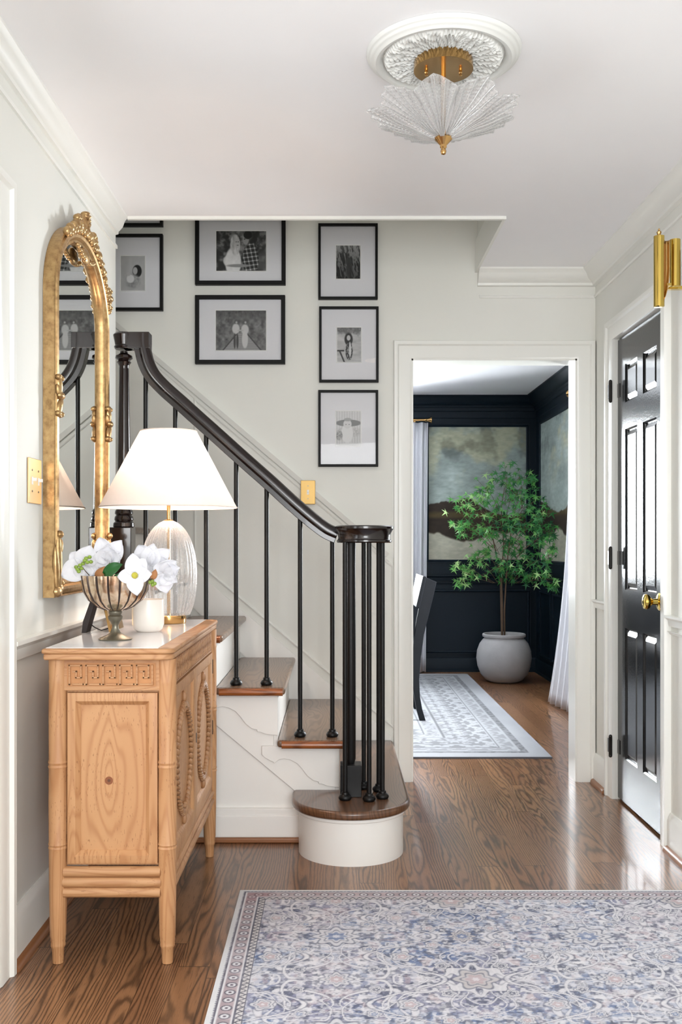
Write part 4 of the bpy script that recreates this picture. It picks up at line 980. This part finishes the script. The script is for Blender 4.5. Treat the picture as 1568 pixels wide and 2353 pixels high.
setp(obj('easel_leg', MB().prism([(-0.783, TZ), (-0.770, TZ), (-0.734, TZ+0.13), (-0.745, TZ+0.13), (-0.779, TZ+0.035)], lambda u, v, d: (u, d, v), 3.085, 3.145), 'leather', ef), 'dark easel leg')
obj('strap', MB().tube([(-0.768, 3.12, TZ+0.028), (-0.75, 3.12, TZ+0.014), (-0.73, 3.12, TZ+0.005), (-0.708, 3.13, TZ+0.012)], 0.0018, 6), 'leather', ef)

# ------------------------------------------------------------------ ceiling medallion and leaf glass light
MX, MY = 0.288, 2.62
md = MB(); seg = 480; vs = []; fs = []
prof = [(0.060, 0.020), (0.085, 0.018), (0.105, 0.016), (0.125, 0.018), (0.142, 0.022), (0.152, 0.018), (0.160, 0.010), (0.163, 0.016), (0.168, 0.023), (0.178, 0.025), (0.184, 0.020), (0.190, 0.017), (0.194, 0.012), (0.200, 0.009), (0.203, 0.0)]
def medr(r, z, a):
    if r < 0.157:
        l = 12*a; k = (r-0.06)/0.095
        z += 0.009*(abs(math.sin(l))**0.6)*(0.5+0.5*k)*math.sin(PI*min(1, 0.2+0.75*k))
        z += 0.0030*math.sin(48*a+5*math.sin(12*a)*k+14*k)*(0.5+0.5*k)
        z += 0.0018*math.sin(96*a-26*k)
    return r, z
N = len(prof)*3-2; pp = []
for i in range(len(prof)-1):
    for q in range(3): t = q/3; pp.append((prof[i][0]*(1-t)+prof[i+1][0]*t, prof[i][1]*(1-t)+prof[i+1][1]*t))
pp.append(prof[-1])
for k in range(seg):
    a = 2*PI*k/seg
    for r, z in pp:
        r2, z2 = medr(r, z, a); vs.append((MX+r2*math.cos(a), MY+r2*math.sin(a), ZC-0.0005-max(z2, 0)))
n = len(pp)
for k in range(seg):
    for i in range(n-1): fs.append((k*n+i, ((k+1) % seg)*n+i, ((k+1) % seg)*n+i+1, k*n+i+1))
md.add(vs, fs)
o = obj('ceiling_medallion', md, 'plaster', smooth=50); setp(o, 'round white plaster medallion with acanthus leaves on the ceiling', 'ceiling medallion')
cl_ = thing('ceiling_light', (MX, MY, 2.15), 'flared clear glass leaf light on a brass stem below the ceiling medallion', 'ceiling light')
obj('canopy', MB().lathe([(0.001, 0), (0.078, 0), (0.078, 0.026), (0.074, 0.034), (0.001, 0.035)], (MX, MY, ZC-0.046), 64), 'brass', cl_)
obj('stem', MB().tube([(MX, MY, ZC-0.045), (MX, MY, 2.19)], 0.0065, 14), 'brass', cl_)
for s_ in (-1, 1): obj('canopy_screw', MB().lathe([(0.004, 0), (0.005, -0.006), (0.003, -0.009), (0.0045, -0.013), (0.001, -0.016)], (MX+s_*0.045, MY, ZC-0.0455), 12), 'brass', cl_)
obj('finial', MB().lathe([(0.004, -0.006), (0.0245, 0.016), (0.022, 0.020), (0.008, 0.023)], (MX, MY, 2.178), 32).lathe([(0.001, -0.026), (0.006, -0.024), (0.008, -0.017), (0.006, -0.010), (0.009, -0.006), (0.009, 0.0)], (MX, MY, 2.178), 24), 'brass', cl_)
NL = 9
for k in range(NL):
    th0 = D(-90+67-40*k)
    g = MB(); rib = MB(); nu, nv = 60, 31; vs = []
    for i in range(nu):
        u = i/(nu-1)
        for j in range(nv):
            v = -1+2*j/(nv-1)
            tipL = 1.0-0.17*abs(v)**1.2+0.016*math.cos(5*v*PI)
            s_ = u*tipL
            rad = 0.016+0.170*s_**0.97+0.012*s_*s_
            z = 2.194+0.062*s_-0.010*s_*s_*abs(v)+0.020*s_**2
            a = th0+v*(PI/NL)*1.06*(0.62+0.38*u if u > 0 else 0.62)*(1.0-0.0*u)
            pl_ = 0.0042*(0.3+u)*math.cos(5*PI*v)+0.0009*math.cos(u*110)
            vs.append((MX+(rad+pl_*0.7)*math.cos(a), MY+(rad+pl_*0.7)*math.sin(a), z-pl_*0.9+(0.004 if k % 2 else 0)))
    g.add(vs, [(i*nv+j, i*nv+j+1, (i+1)*nv+j+1, (i+1)*nv+j) for i in range(nu-1) for j in range(nv-1)])
    lf = obj('glass_leaf', g, 'leafglass', cl_, smooth=80, solid=0.0022)
    for v in (-0.8, -0.4, 0.0, 0.4, 0.8):
        j = int(round((v+1)/2*(nv-1))); rib.tube([Vector(vs[i*nv+j])+Vector((0, 0, -0.001)) for i in range(1, nu, 3)], 0.0017, 5)
    obj('glass_rib', rib, 'glassrib', lf)
    if k in (0, 4): pass

# ------------------------------------------------------------------ brass wall sconce
sc = thing('wall_sconce', (XR-0.001, 3.42, 1.98), 'polished brass tube sconce high on the right wall beside the closet door', 'sconce')
obj('backplate', MB().box(XR-0.022, XR-0.0005, 3.385, 3.455, 1.975, 2.14), 'brasspol', sc, bevel=0.003)
obj('arm', MB().box(1.105, XR-0.02, 3.405, 3.425, 2.000, 2.010).box(1.125, 1.14, 3.36, 3.425, 2.000, 2.008), 'brasspol', sc)
zt, zb2 = P(0, 543, 3.37)[2], P(0, 705, 3.37)[2]
def cyl(x, y, z0, z1, r): return MB().lathe([(r*0.9, 0), (r, 0.001), (r, (z1-z0)*0.97), (r, z1-z0), (r*0.86, z1-z0), (r*0.8, z1-z0-0.006), (0.001, z1-z0-0.006)], (x, y, z0), 40)
obj('tall_tube', cyl(1.101, 3.37, zb2, zt, 0.0178), 'brasspol', sc)
obj('short_tube', cyl(1.163, 3.392, P(0, 659, 3.392)[2], P(0, 551, 3.392)[2], 0.0178), 'brasspol', sc)
obj('finial', MB().lathe([(0.004, 0), (0.003, 0.003), (0.006, 0.008), (0.0085, 0.018), (0.006, 0.021), (0.003, 0.024), (0.0035, 0.028), (0.001, 0.031)], (1.101, 3.37, zt-0.004), 20), 'brass', sc)
shp = [(552, 1.0), (560, 1.0), (620, 1.0), (645, 0.85), (665, 0.6), (680, 0.3), (688, 0.05)]
g = MB(); vs = []
for (y, w) in shp:
    for q in range(9): vs.append((1.114+0.020*w*q/8, 3.358+0.010*math.sin(q/8*PI), P(0, y, 3.36)[2]))
g.add(vs, [(i*9+j, i*9+j+1, (i+1)*9+j+1, (i+1)*9+j) for i in range(len(shp)-1) for j in range(8)])
obj('curved_shield', g, 'brass', sc, solid=0.0012)

# ------------------------------------------------------------------ hall rug
RX0, RX1, RY0, RY1 = -0.305, 1.205, 0.62, 3.222
def rugcol(U, V):
    x = U*(RX1-RX0); y = (1-V)*(RY1-RY0)               # metres from left edge, from far edge
    W_, H_ = RX1-RX0, RY1-RY0
    ed = np.minimum(np.minimum(x, W_-x), np.minimum(y, H_-y))
    mx = np.abs(((x-0.47) % 0.94)-0.47); mx2 = np.abs(x-W_/2)          # mirrored coordinates give the woven symmetry
    px_ = np.abs(((x+0.05) % 0.72)-0.36); py_ = np.abs(((y-0.10) % 0.56)-0.28)
    blue = np.array([104, 122, 164])/255; ivory = np.array([218, 216, 220])/255; rose = np.array([186, 162, 168])/255
    dark = np.array([92, 96, 116])/255; tan = np.array([204, 198, 198])/255
    g1 = fbm(x*5.5, y*5.5, 40, 3); g2 = fbm(x*3, y*22, 44, 3)
    fade = sstep(0.35, 0.75, g1*0.6+g2*0.4+0.12*sstep(0.5, 1.3, x))
    C = blue[None, None]*(1-fade[..., None]*0.75)+ivory[None, None]*(fade[..., None]*0.75)
    rz = sstep(0.55, 0.7, fbm(x*4+9, y*4, 52, 2))[..., None]*0.35; C = C*(1-rz)+rose*rz
    def put(m, col, C): m = np.clip(m, 0, 1)[..., None]; return C*(1-m)+np.array(col)*m
    # small leaves and petals scattered, mirrored
    s1 = fbm(px_*42, py_*42, 61, 2); C = put(sstep(0.55, 0.64, s1)*0.8, ivory, C)
    s3 = fbm(px_*55+3, py_*55, 66, 2); C = put(sstep(0.60, 0.68, s3)*0.65, dark, C)
    s4 = fbm(px_*38+7, py_*38+5, 69, 2); C = put(sstep(0.64, 0.70, s4)*0.5, rose, C)
    s5 = fbm(x*70, y*70, 72, 2); C = put(sstep(0.60, 0.7, s5)*0.5, ivory, C)
    s6 = fbm(x*95, y*95, 74, 2); C = put(sstep(0.58, 0.66, s6)*0.5, dark*0.9, C); s7 = fbm(px_*85, py_*85, 76, 2); C = put(sstep(0.56, 0.64, s7)*0.6, ivory*1.03, C)
    # winding vines
    for sd, sc_, wd in ((81, 7.0, 0.012), (87, 9.0, 0.010)):
        nn = fbm(px_*sc_+1.3, py_*sc_, sd, 2)
        for lev in (0.42, 0.56):
            d = np.abs(nn-lev); C = put((1-sstep(wd*1.3, wd*2.0, d))*0.35, dark, C); C = put((1-sstep(wd*0.8, wd*1.3, d))*0.85, ivory*1.02, C)
    # arabesque ogees
    og = np.abs(px_-0.18-0.10*np.cos(py_*2*PI/0.28)); C = put((1-sstep(0.004, 0.007, og))*0.75, ivory, C); C = put((1-sstep(0.0012, 0.0035, np.abs(og-0.009)))*0.5, dark, C)
    # palmettes and rosettes
    def motif(cx_, cy_, R, npet, C, c_in, c_out):
        dx = px_-cx_; dy = py_-cy_; r = np.sqrt(dx*dx+dy*dy)+1e-6; th = np.arctan2(dy, dx)
        rr = r/(R*(1+0.18*np.cos(npet*th)))
        C = put((1-sstep(0.98, 1.08, rr))*0.7, dark, C); C = put((1-sstep(0.88, 0.96, rr))*0.85, c_out, C)
        C = put((1-sstep(0.03, 0.07, np.abs(rr-0.62)))*0.6, dark, C); C = put((1-sstep(0.40, 0.48, rr))*0.8, c_in, C); C = put((1-sstep(0.14, 0.2, rr))*0.8, ivory, C)
        return C
    for cx_, cy_, R, n_, ci, co in ((0, 0, 0.062, 8, blue, ivory), (0.36, 0.28, 0.055, 6, rose, tan), (0.18, 0.14, 0.030, 5, rose, ivory), (0.0, 0.28, 0.04, 8, rose, ivory), (0.36, 0.0, 0.036, 8, blue, tan),
                                  (0.10, 0.22, 0.020, 5, dark, ivory), (0.27, 0.06, 0.022, 5, rose, ivory), (0.09, 0.09, 0.018, 5, blue, ivory), (0.28, 0.2, 0.02, 5, dark, ivory)):
        C = motif(cx_, cy_, R, n_, C, ci, co)
    # borders
    along = np.where(np.minimum(x, W_-x) < np.minimum(y, H_-y), y, x)
    inb = ed < 0.088
    B = np.ones_like(C)*np.array([176, 158, 164])/255
    B = B*(0.9+0.2*fbm(x*30, y*30, 91, 2))[..., None]
    ph = (along % 0.042)/0.042-0.5; rr = np.sqrt((ph*0.042)**2+(ed-0.043)**2)
    B = put((1-sstep(0.013, 0.016, rr))*0.9, [0.30, 0.30, 0.36], B); B = put((1-sstep(0.010, 0.012, rr))*0.95, ivory, B); B = put((1-sstep(0.0035, 0.005, rr)), [0.35, 0.32, 0.38], B)
    red = sstep(0.6, 0.75, fbm(along*6, ed*10, 95, 2)); B = put(red*0.4*(np.abs(ed-0.043) < 0.02), [0.66, 0.45, 0.46], B)
    for e0 in (0.018, 0.066, 0.086): B = put(1-sstep(0.0012, 0.0028, np.abs(ed-e0)), [0.38, 0.38, 0.44], B)
    for e0 in (0.0225, 0.0615): B = put(1-sstep(0.0014, 0.003, np.abs(ed-e0)), ivory, B)
    zig = np.abs(((along % 0.022)/0.022)-0.5)*2; st2 = (ed > 0.068) & (ed < 0.084)
    B = put(st2.astype(float), [0.80, 0.78, 0.78], B); B = put((st2 & (np.abs(zig-(ed-0.068)/0.016) < 0.22)).astype(float)*0.8, [0.25, 0.25, 0.31], B)
    B = put((ed < 0.016).astype(float), [0.84, 0.84, 0.85], B)
    dsh = (np.abs(ed-0.013) < 0.0018) & ((along % 0.012) < 0.007); B = put(dsh.astype(float)*0.6, [0.4, 0.42, 0.5], B)
    C = np.where(inb[..., None], B, C)
    wear = fbm(x*6, y*60, 33, 3); wear2 = fbm(x*50, y*8, 35, 3)
    wv = (sstep(0.45, 0.8, wear)*0.28+sstep(0.5, 0.85, wear2)*0.16)[..., None]
    C = C*(1-wv)+np.array([0.82, 0.81, 0.84])*wv
    lum = C.mean(-1, keepdims=True); C = lum+(C-lum)*0.85
    return C*1.02
hr_ = obj('area_rug', MB().box(RX0, RX1, RY0, RY1, 0.0005, 0.007), 'selvage', None, bevel=0.002)
setp(hr_, 'large faded blue and ivory patterned rug on the hall floor', 'rug')
pg = painted_grid('pile', RX0+0.002, RX1-0.002, 560, RY0+0.002, RY1-0.002, 940, lambda u, v, d: (u, v, d), 0.0078, rugcol, 'rugpat', hr_)

# ------------------------------------------------------------------ dining room
dt = MB()   # picture-frame mouldings, chair rail, base and crown in navy
def ringm(mb, u0, u1, v0, v1, f3, w=0.028, d=0.016):
    mb.sweep([(u0, v0), (u1, v0), (u1, v1), (u0, v1)], True, [(0, 0), (0, d*0.6), (-w*0.35, d), (-w*0.7, d*0.7), (-w, d*0.8), (-w, 0)], f3)
mx0, mx1, mz0, mz1 = 0.832, 1.688, 0.985, 2.150
ringm(dt, mx0, mx1, mz0, mz1, fY(YD)); ringm(dt, 0.815, 1.700, 0.185, 0.700, fY(YD))
ringm(dt, 7.35, 8.55, mz0, mz1, fX(XD, -1)); ringm(dt, 7.35, 8.05, 0.185, 0.700, fX(XD, -1)); ringm(dt, 8.15, 8.55, 0.185, 0.700, fX(XD, -1))
struct('trim_12', dt, 'navy', label='navy picture mouldings in the dining room')
cr3 = [(0, 0), (0.10, 0), (0.10, 0.012), (0.085, 0.025), (0.075, 0.055), (0.045, 0.080), (0.035, 0.085), (0.030, 0.100), (0.022, 0.105), (0.018, 0.130), (0.008, 0.135), (0.006, 0.19), (0, 0.195)]
path = [(XD, YW+0.14), (XD, YD), (-2.2, YD)]
struct('trim_13', MB().sweep(path, False, cr3, lambda u, v, d: (u, v, ZC-d)), 'navy', label='navy crown moulding in the dining room')
cr4 = MB().sweep([(XD, 6.84), (XD, YD), (0.66, YD)], False, rail_prof(0.05, 0.03), lambda u, v, d: (u, v, 0.80+d)).sweep([(XD, 6.84), (XD, YD), (0.66, YD)], False, rail_prof(0.018, 0.014), lambda u, v, d: (u, v, 0.765+d))
struct('trim_14', cr4, 'navy', label='navy chair rail in the dining room')
struct('baseboard_dining', MB().sweep([(XD, YW+0.14), (XD, YD), (-2.2, YD)], False, [(0, 0), (0.022, 0), (0.022, 0.02), (0.014, 0.024), (0.014, 0.105), (0.006, 0.12), (0, 0.122)], lambda u, v, d: (u, v, d)), 'navy', label='navy baseboard in the dining room')
def muralcol(seed, k=0.0):
    def fn(U, V):
        x = U+k; n = fbm(x*4, V*5, seed, 5); n2 = fbm(x*3+2, V*4.5, seed+5, 5)
        sky = np.stack([0.64+0.0*U, 0.69+0*U, 0.67+0*U], -1)*(0.74+0.42*n[..., None])
        cl = sstep(0.48, 0.66, n2)*sstep(0.45, 0.8, V)
        sky = sky*(1-cl[..., None]*0.7)+np.stack([0.74+0*U, 0.73+0*U, 0.60+0*U], -1)*cl[..., None]*0.7
        sh = sstep(0.52, 0.7, fbm(x*5+9, V*6, seed+9, 4))*sstep(0.5, 0.9, V); sky = sky*(1-0.22*sh[..., None])
        hor = 0.395+0.05*np.sin(x*5.0+0.6)+0.03*(fbm(x*14, V*0+2, seed+2, 3)-0.5)+0.05*np.exp(-((x-0.42)/0.12)**2)
        hill = sstep(0.0, 0.012, hor-V)
        hc = np.stack([0.12+0.14*n, 0.09+0.12*n, 0.08+0.08*n], -1)
        mid = sstep(0.30, 0.33, V)*(1-sstep(0.345, 0.375, V)); hc = hc*(1-0.55*mid[..., None])+np.array([0.42, 0.36, 0.20])*0.55*mid[..., None]
        wat = 1-sstep(0.0, 0.02, V-(0.165+0.04*np.sin(x*7+2)+0.05*(fbm(x*9, V*0+4, seed+3, 3)-0.5)))
        wc = np.stack([0.66+0.1*n2, 0.65+0.1*n2, 0.58+0.1*n2], -1)
        C = sky*(1-hill[..., None])+hc*hill[..., None]; C = C*(1-wat[..., None])+wc*wat[..., None]
        st_ = fbm(x*18, V*60, seed+12, 3); return C*(0.90+0.2*st_[..., None])
    return fn
m1 = painted_grid('wall_mural', mx0, mx1, 170, mz0, mz1, 230, fY(YD), 0.003, muralcol(5), 'mural'); setp(m1, 'moody landscape mural panel on the navy wall behind the potted tree', 'mural')
m2 = painted_grid('wall_mural', 7.35, 8.55, 150, mz0, mz1, 200, fX(XD, -1), 0.003, muralcol(15, 0.4), 'mural'); setp(m2, 'narrow landscape mural panel on the right dining wall beside the curtain', 'mural')

def curtain(name, path_fn, z0, z1, nu, nv, label):
    t = thing(name, path_fn(0.5, 0.0), label, 'curtain'); vs = []
    for j in range(nv):
        v = j/(nv-1)
        for i in range(nu):
            p = path_fn(i/(nu-1), v); vs.append((p[0], p[1], z0+(z1-z0)*v))
    obj('panel', MB().add(vs, [(j*nu+i, j*nu+i+1, (j+1)*nu+i+1, (j+1)*nu+i) for j in range(nv-1) for i in range(nu-1)]), 'curtain', t, solid=0.003, smooth=80)
    return t
def c_left(u, v): 
    x = 0.36+0.455*u-0.02*(1-v); return (x, YD-0.115+0.035*math.sin(u*2*PI*6.5)*(0.8+0.2*(1-v)), 0)
curtain('curtain', c_left, 0.012, 2.175, 110, 16, 'white curtain on the back window behind the black chair')
def c_right(u, v):
    w = 1-v; fl = w**2.6
    y = 6.42+0.60*u; x = 1.675+0.028*math.sin(u*2*PI*5.5+0.4*w)-0.135*fl*(0.45+0.55*u)-0.02*w
    return (x, y, 0)
curtain('curtain', c_right, 0.010, 2.17, 110, 30, 'long white curtain pooling at the right dining room window')
rd = thing('curtain_rod', (0.1, YD-0.115, 2.2), 'aged brass curtain rod end above the back window curtain', 'curtain rod')
obj('rod', MB().tube([(-0.75, YD-0.115, 2.198), (0.80, YD-0.115, 2.198)], 0.011, 12), 'brass', rd)
obj('finial', MB().lathe([(0.011, 0), (0.016, 0.008), (0.011, 0.016), (0.014, 0.03), (0.027, 0.05), (0.027, 0.056), (0.001, 0.058)], (0.79, YD-0.115, 2.198), 20, M3=Matrix.Rotation(PI/2, 3, 'Y')), 'brass', rd)
for x in (0.70,): obj('bracket', MB().box(x-0.006, x+0.006, YD-0.118, YD-0.0005, 2.182, 2.190).box(x-0.012, x+0.012, YD-0.006, YD-0.0005, 2.165, 2.215), 'brass', rd)
rd2 = thing('curtain_rod', (1.67, 6.2, 2.2), 'wooden curtain rod end at the top of the right curtain', 'curtain rod')
obj('rod', MB().tube([(1.675, 5.0, 2.19), (1.675, 7.04, 2.19)], 0.011, 12), 'brass', rd2)
obj('finial', MB().lathe([(0.011, 0), (0.016, 0.006), (0.012, 0.012), (0.028, 0.03), (0.028, 0.036), (0.001, 0.04)], (1.675, 7.03, 2.19), 20, M3=Matrix.Rotation(-PI/2, 3, 'X')), 'brass', rd2)
obj('bracket', MB().box(1.672, XD-0.0005, 6.90, 6.912, 2.172, 2.181).box(XD-0.006, XD-0.0005, 6.892, 6.92, 2.15, 2.20), 'brass', rd2)

# dining rug
DRX0, DRX1, DRY0, DRY1 = -1.3, 1.145, 5.215, 8.54
def drug(U, V):
    x = U*(DRX1-DRX0); y = V*(DRY1-DRY0); W_, H_ = DRX1-DRX0, DRY1-DRY0
    ed = np.minimum(np.minimum(x, W_-x), np.minimum(y, H_-y)); al = np.where(np.minimum(x, W_-x) < np.minimum(y, H_-y), y, x)
    G = 0.64+0.03*fbm(x*6, y*6, 3, 2)
    pat = sstep(0.50, 0.58, fbm(np.abs((al % 0.22)-0.11)*38, ed*38, 7, 2)); pat2 = sstep(0.52, 0.6, fbm(al*45, ed*60, 9, 2))
    def band(a, b): return ((ed > a) & (ed < b)).astype(float)
    G = G-0.20*band(0.10, 0.135)*(0.6+0.4*pat2)-0.09*band(0.15, 0.23)*pat-0.18*band(0.235, 0.245)-0.14*band(0.25, 0.50)*pat-0.18*band(0.505, 0.515)-0.10*band(0.53, 0.60)*pat2-0.2*band(0.61, 0.618)
    fld = (ed > 0.62).astype(float); G = G-0.14*fld*sstep(0.56, 0.62, fbm(np.abs((x % 0.7)-0.35)*12, np.abs((y % 0.7)-0.35)*26, 13, 3))
    return np.stack([G*0.985, G*0.995, G*1.02], -1)
dg = obj('dining_rug', MB().box(DRX0, DRX1, DRY0, DRY1, 0.0005, 0.009), simple('grey_rug_binding', (96, 98, 104), 0.9), None)
setp(dg, 'pale grey bordered rug on the dining room floor', 'rug')
painted_grid('pile', DRX0+0.001, DRX1-0.001, 330, DRY0+0.004, DRY1-0.001, 450, lambda u, v, d: (u, v, d), 0.0096, drug, 'rugpat', dg)

# dining chair
ch = thing('dining_chair', (0.35, 6.50, 0.0096), 'black wooden dining chair with curved sabre legs on the pale rug', 'chair')
RZ = 0.0098
outer = [(1003, 1337), (996, 1368), (985, 1412), (974, 1458), (967, 1508), (963, 1560), (965, 1600), (970, 1628), (978, 1655)]
inner = [(964, 1655), (957, 1630), (951, 1595), (947, 1560), (947, 1512), (951, 1468), (957, 1425), (965, 1385), (979, 1327)]
for dy in (0, 0.44):
    pts = [(P(x, y, 6.30)[0], max(P(x, y, 6.30)[2], RZ)) for x, y in outer+inner]
    obj('back_leg', MB().prism(pts, lambda u, v, d: (u, d, v), 6.275+dy, 6.315+dy), 'chairblack', ch, bevel=0.003)
cr5 = [(P(x, y, 6.3)[0]-0.018, P(x, y, 6.3)[2]) for x, y in ((962, 1395), (978, 1323), (986, 1325), (970, 1397))]
obj('crest_rail', MB().prism(cr5, lambda u, v, d: (u, d, v), 6.262, 6.768), 'chairblack', ch, bevel=0.004)
obj('back_rail', MB().box(0.475, 0.495, 6.31, 6.72, 0.56, 0.62), 'chairblack', ch, bevel=0.003)
obj('seat', MB().box(0.06, 0.485, 6.285, 6.745, 0.44, 0.47), 'chairblack', ch, bevel=0.008)
for y in (6.29, 6.70):
    obj('front_leg', MB().prism([(0.075, RZ), (0.105, RZ), (0.118, 0.44), (0.075, 0.44)], lambda u, v, d: (u, d, v), y, y+0.036), 'chairblack', ch, bevel=0.003)
    obj('side_rail', MB().box(0.11, 0.50, y+0.005, y+0.03, 0.385, 0.44), 'chairblack', ch)

# planter and maple tree
TX, TY = 1.387, 8.12
pt_ = thing('planter', (TX, TY, 0), 'round grey concrete pot holding the small maple tree', 'pot')
obj('pot', MB().lathe([(0.001, 0.0005), (0.110, 0.0005), (0.150, 0.018), (0.190, 0.065), (0.215, 0.13), (0.224, 0.195), (0.218, 0.255), (0.198, 0.310), (0.172, 0.345), (0.160, 0.355), (0.160, 0.362), (0.174, 0.370), (0.176, 0.385), (0.170, 0.393), (0.156, 0.392), (0.150, 0.380), (0.148, 0.33), (0.001, 0.33)], (TX, TY, 0), 64), 'concrete', pt_)
obj('soil', MB().lathe([(0.001, 0.338), (0.147, 0.334), (0.147, 0.331), (0.001, 0.331)], (TX, TY, 0), 32), 'soil', pt_)
mt = thing('maple_tree', (TX, TY, 0.335), 'small green maple tree with thin stems in the round pot', 'tree')
tk = [[(1155, 1478, 8.10), (1155, 1400, 8.12), (1153, 1330, 8.14), (1158, 1250, 8.16), (1152, 1170, 8.16), (1160, 1120, 8.18)],
      [(1160, 1478, 8.14), (1160, 1400, 8.12), (1164, 1330, 8.1), (1168, 1270, 8.08), (1182, 1180, 8.06), (1200, 1120, 8.1)],
      [(1154, 1474, 8.12), (1152, 1380, 8.16), (1150, 1320, 8.2), (1136, 1250, 8.22), (1120, 1180, 8.2), (1100, 1130, 8.2)]]
for q in tk: obj('trunk', MB().tube([P(*p) for p in q], [0.0075, 0.007, 0.006, 0.0045, 0.0032, 0.0022], 8), 'bark', mt)
clus = [(1165, 1098, 28, 26), (1195, 1095, 24, 12), (1221, 1100, 12, 14), (1115, 1122, 30, 26), (1180, 1130, 34, 34), (1062, 1160, 24, 18), (1100, 1165, 28, 24), (1140, 1165, 28, 24), (1200, 1165, 34, 34), (1230, 1150, 22, 16),
        (1055, 1205, 16, 18), (1085, 1210, 26, 26), (1115, 1220, 24, 20), (1165, 1210, 28, 20), (1205, 1210, 34, 34), (1245, 1195, 26, 24), (1160, 1245, 18, 18), (1195, 1250, 26, 24), (1235, 1240, 30, 28), (1268, 1225, 20, 16),
        (1262, 1275, 24, 20), (1225, 1285, 20, 14), (1098, 1285, 26, 26), (1118, 1270, 16, 12), (1075, 1320, 22, 22), (1060, 1335, 14, 10), (1150, 1300, 26, 28), (1165, 1320, 22, 20), (1195, 1312, 22, 18), (1225, 1320, 22, 20), (1255, 1330, 22, 18), (1278, 1342, 14, 12), (1050, 1300, 12, 4)]
br = MB(); fol = MB(); tones = []
rt = random.Random(11)
tips = [0, 0.33, 0.14, 0.72, 0.20, 0.92, 0.24, 1.0, 0.24, 0.92, 0.20, 0.72, 0.14, 0.33]
tangs = [-90, -62, -48, -28, -8, 18, 48, 90, 132, 162, 188, 208, 228, 242]
def leaf(c, up, nrm, s_, tone):
    up = up.normalized(); nrm = (nrm-up*nrm.dot(up)).normalized(); sd = up.cross(nrm); vs = [c]
    for r, a in zip(tips, tangs):
        r = max(r, 0.05); a = D(a); vs.append(c+(sd*math.cos(a)+up*math.sin(a))*r*s_+nrm*(-0.18*s_*r*r))
    n_ = len(tips); fol.add(vs, [(0, 1+i, 1+(i+1) % n_) for i in range(n_)]); tones.extend([tone]*(n_+1))
for (x, y, R, n_) in clus:
    Yc = 8.12+rt.uniform(-0.16, 0.12)-0.55*min(1, max(0, (x-1180)/90)); Rm = R*Yc/F; c0 = Vector(P(x, y, Yc))
    b0_ = Vector(P(1160+0.25*(x-1160), min(y+55, 1340), 8.13)); mid = (b0_+c0)/2+Vector((0, 0, 0.03))
    br.tube([b0_, mid, c0], [0.0022, 0.0018, 0.0014], 5)
    for k in range(int(n_*1.15)):
        off = Vector((rt.gauss(0, 0.5), rt.gauss(0, 0.55), rt.gauss(0, 0.5)))*Rm*1.25
        c = c0+off; c.x = min(c.x, 1.695); dirn = Vector((off.x*2+rt.uniform(-0.6, 0.6), rt.uniform(-0.6, 0.6), -0.7+rt.uniform(-0.4, 0.5)))*1.0
        if dirn.length < 0.1: dirn = Vector((0, 0, -1))
        nrm = Vector((rt.uniform(-0.8, 0.8), -1.0, rt.uniform(-0.2, 1.2)))
        side = (0.65 if x < 1130 else 0.35)
        leaf(c, dirn, nrm, rt.uniform(0.034, 0.054), min(1, max(0, rt.gauss(side, 0.25))))
        if k % 3 == 0: br.tube([c0, c], [0.0012, 0.0008], 4)
obj('branches', br, 'bark', mt)
fo = obj('foliage', fol, 'maple', mt, smooth=0)
at = fo.data.attributes.new('tone', 'FLOAT', 'POINT'); at.data.foreach_set('value', tones)
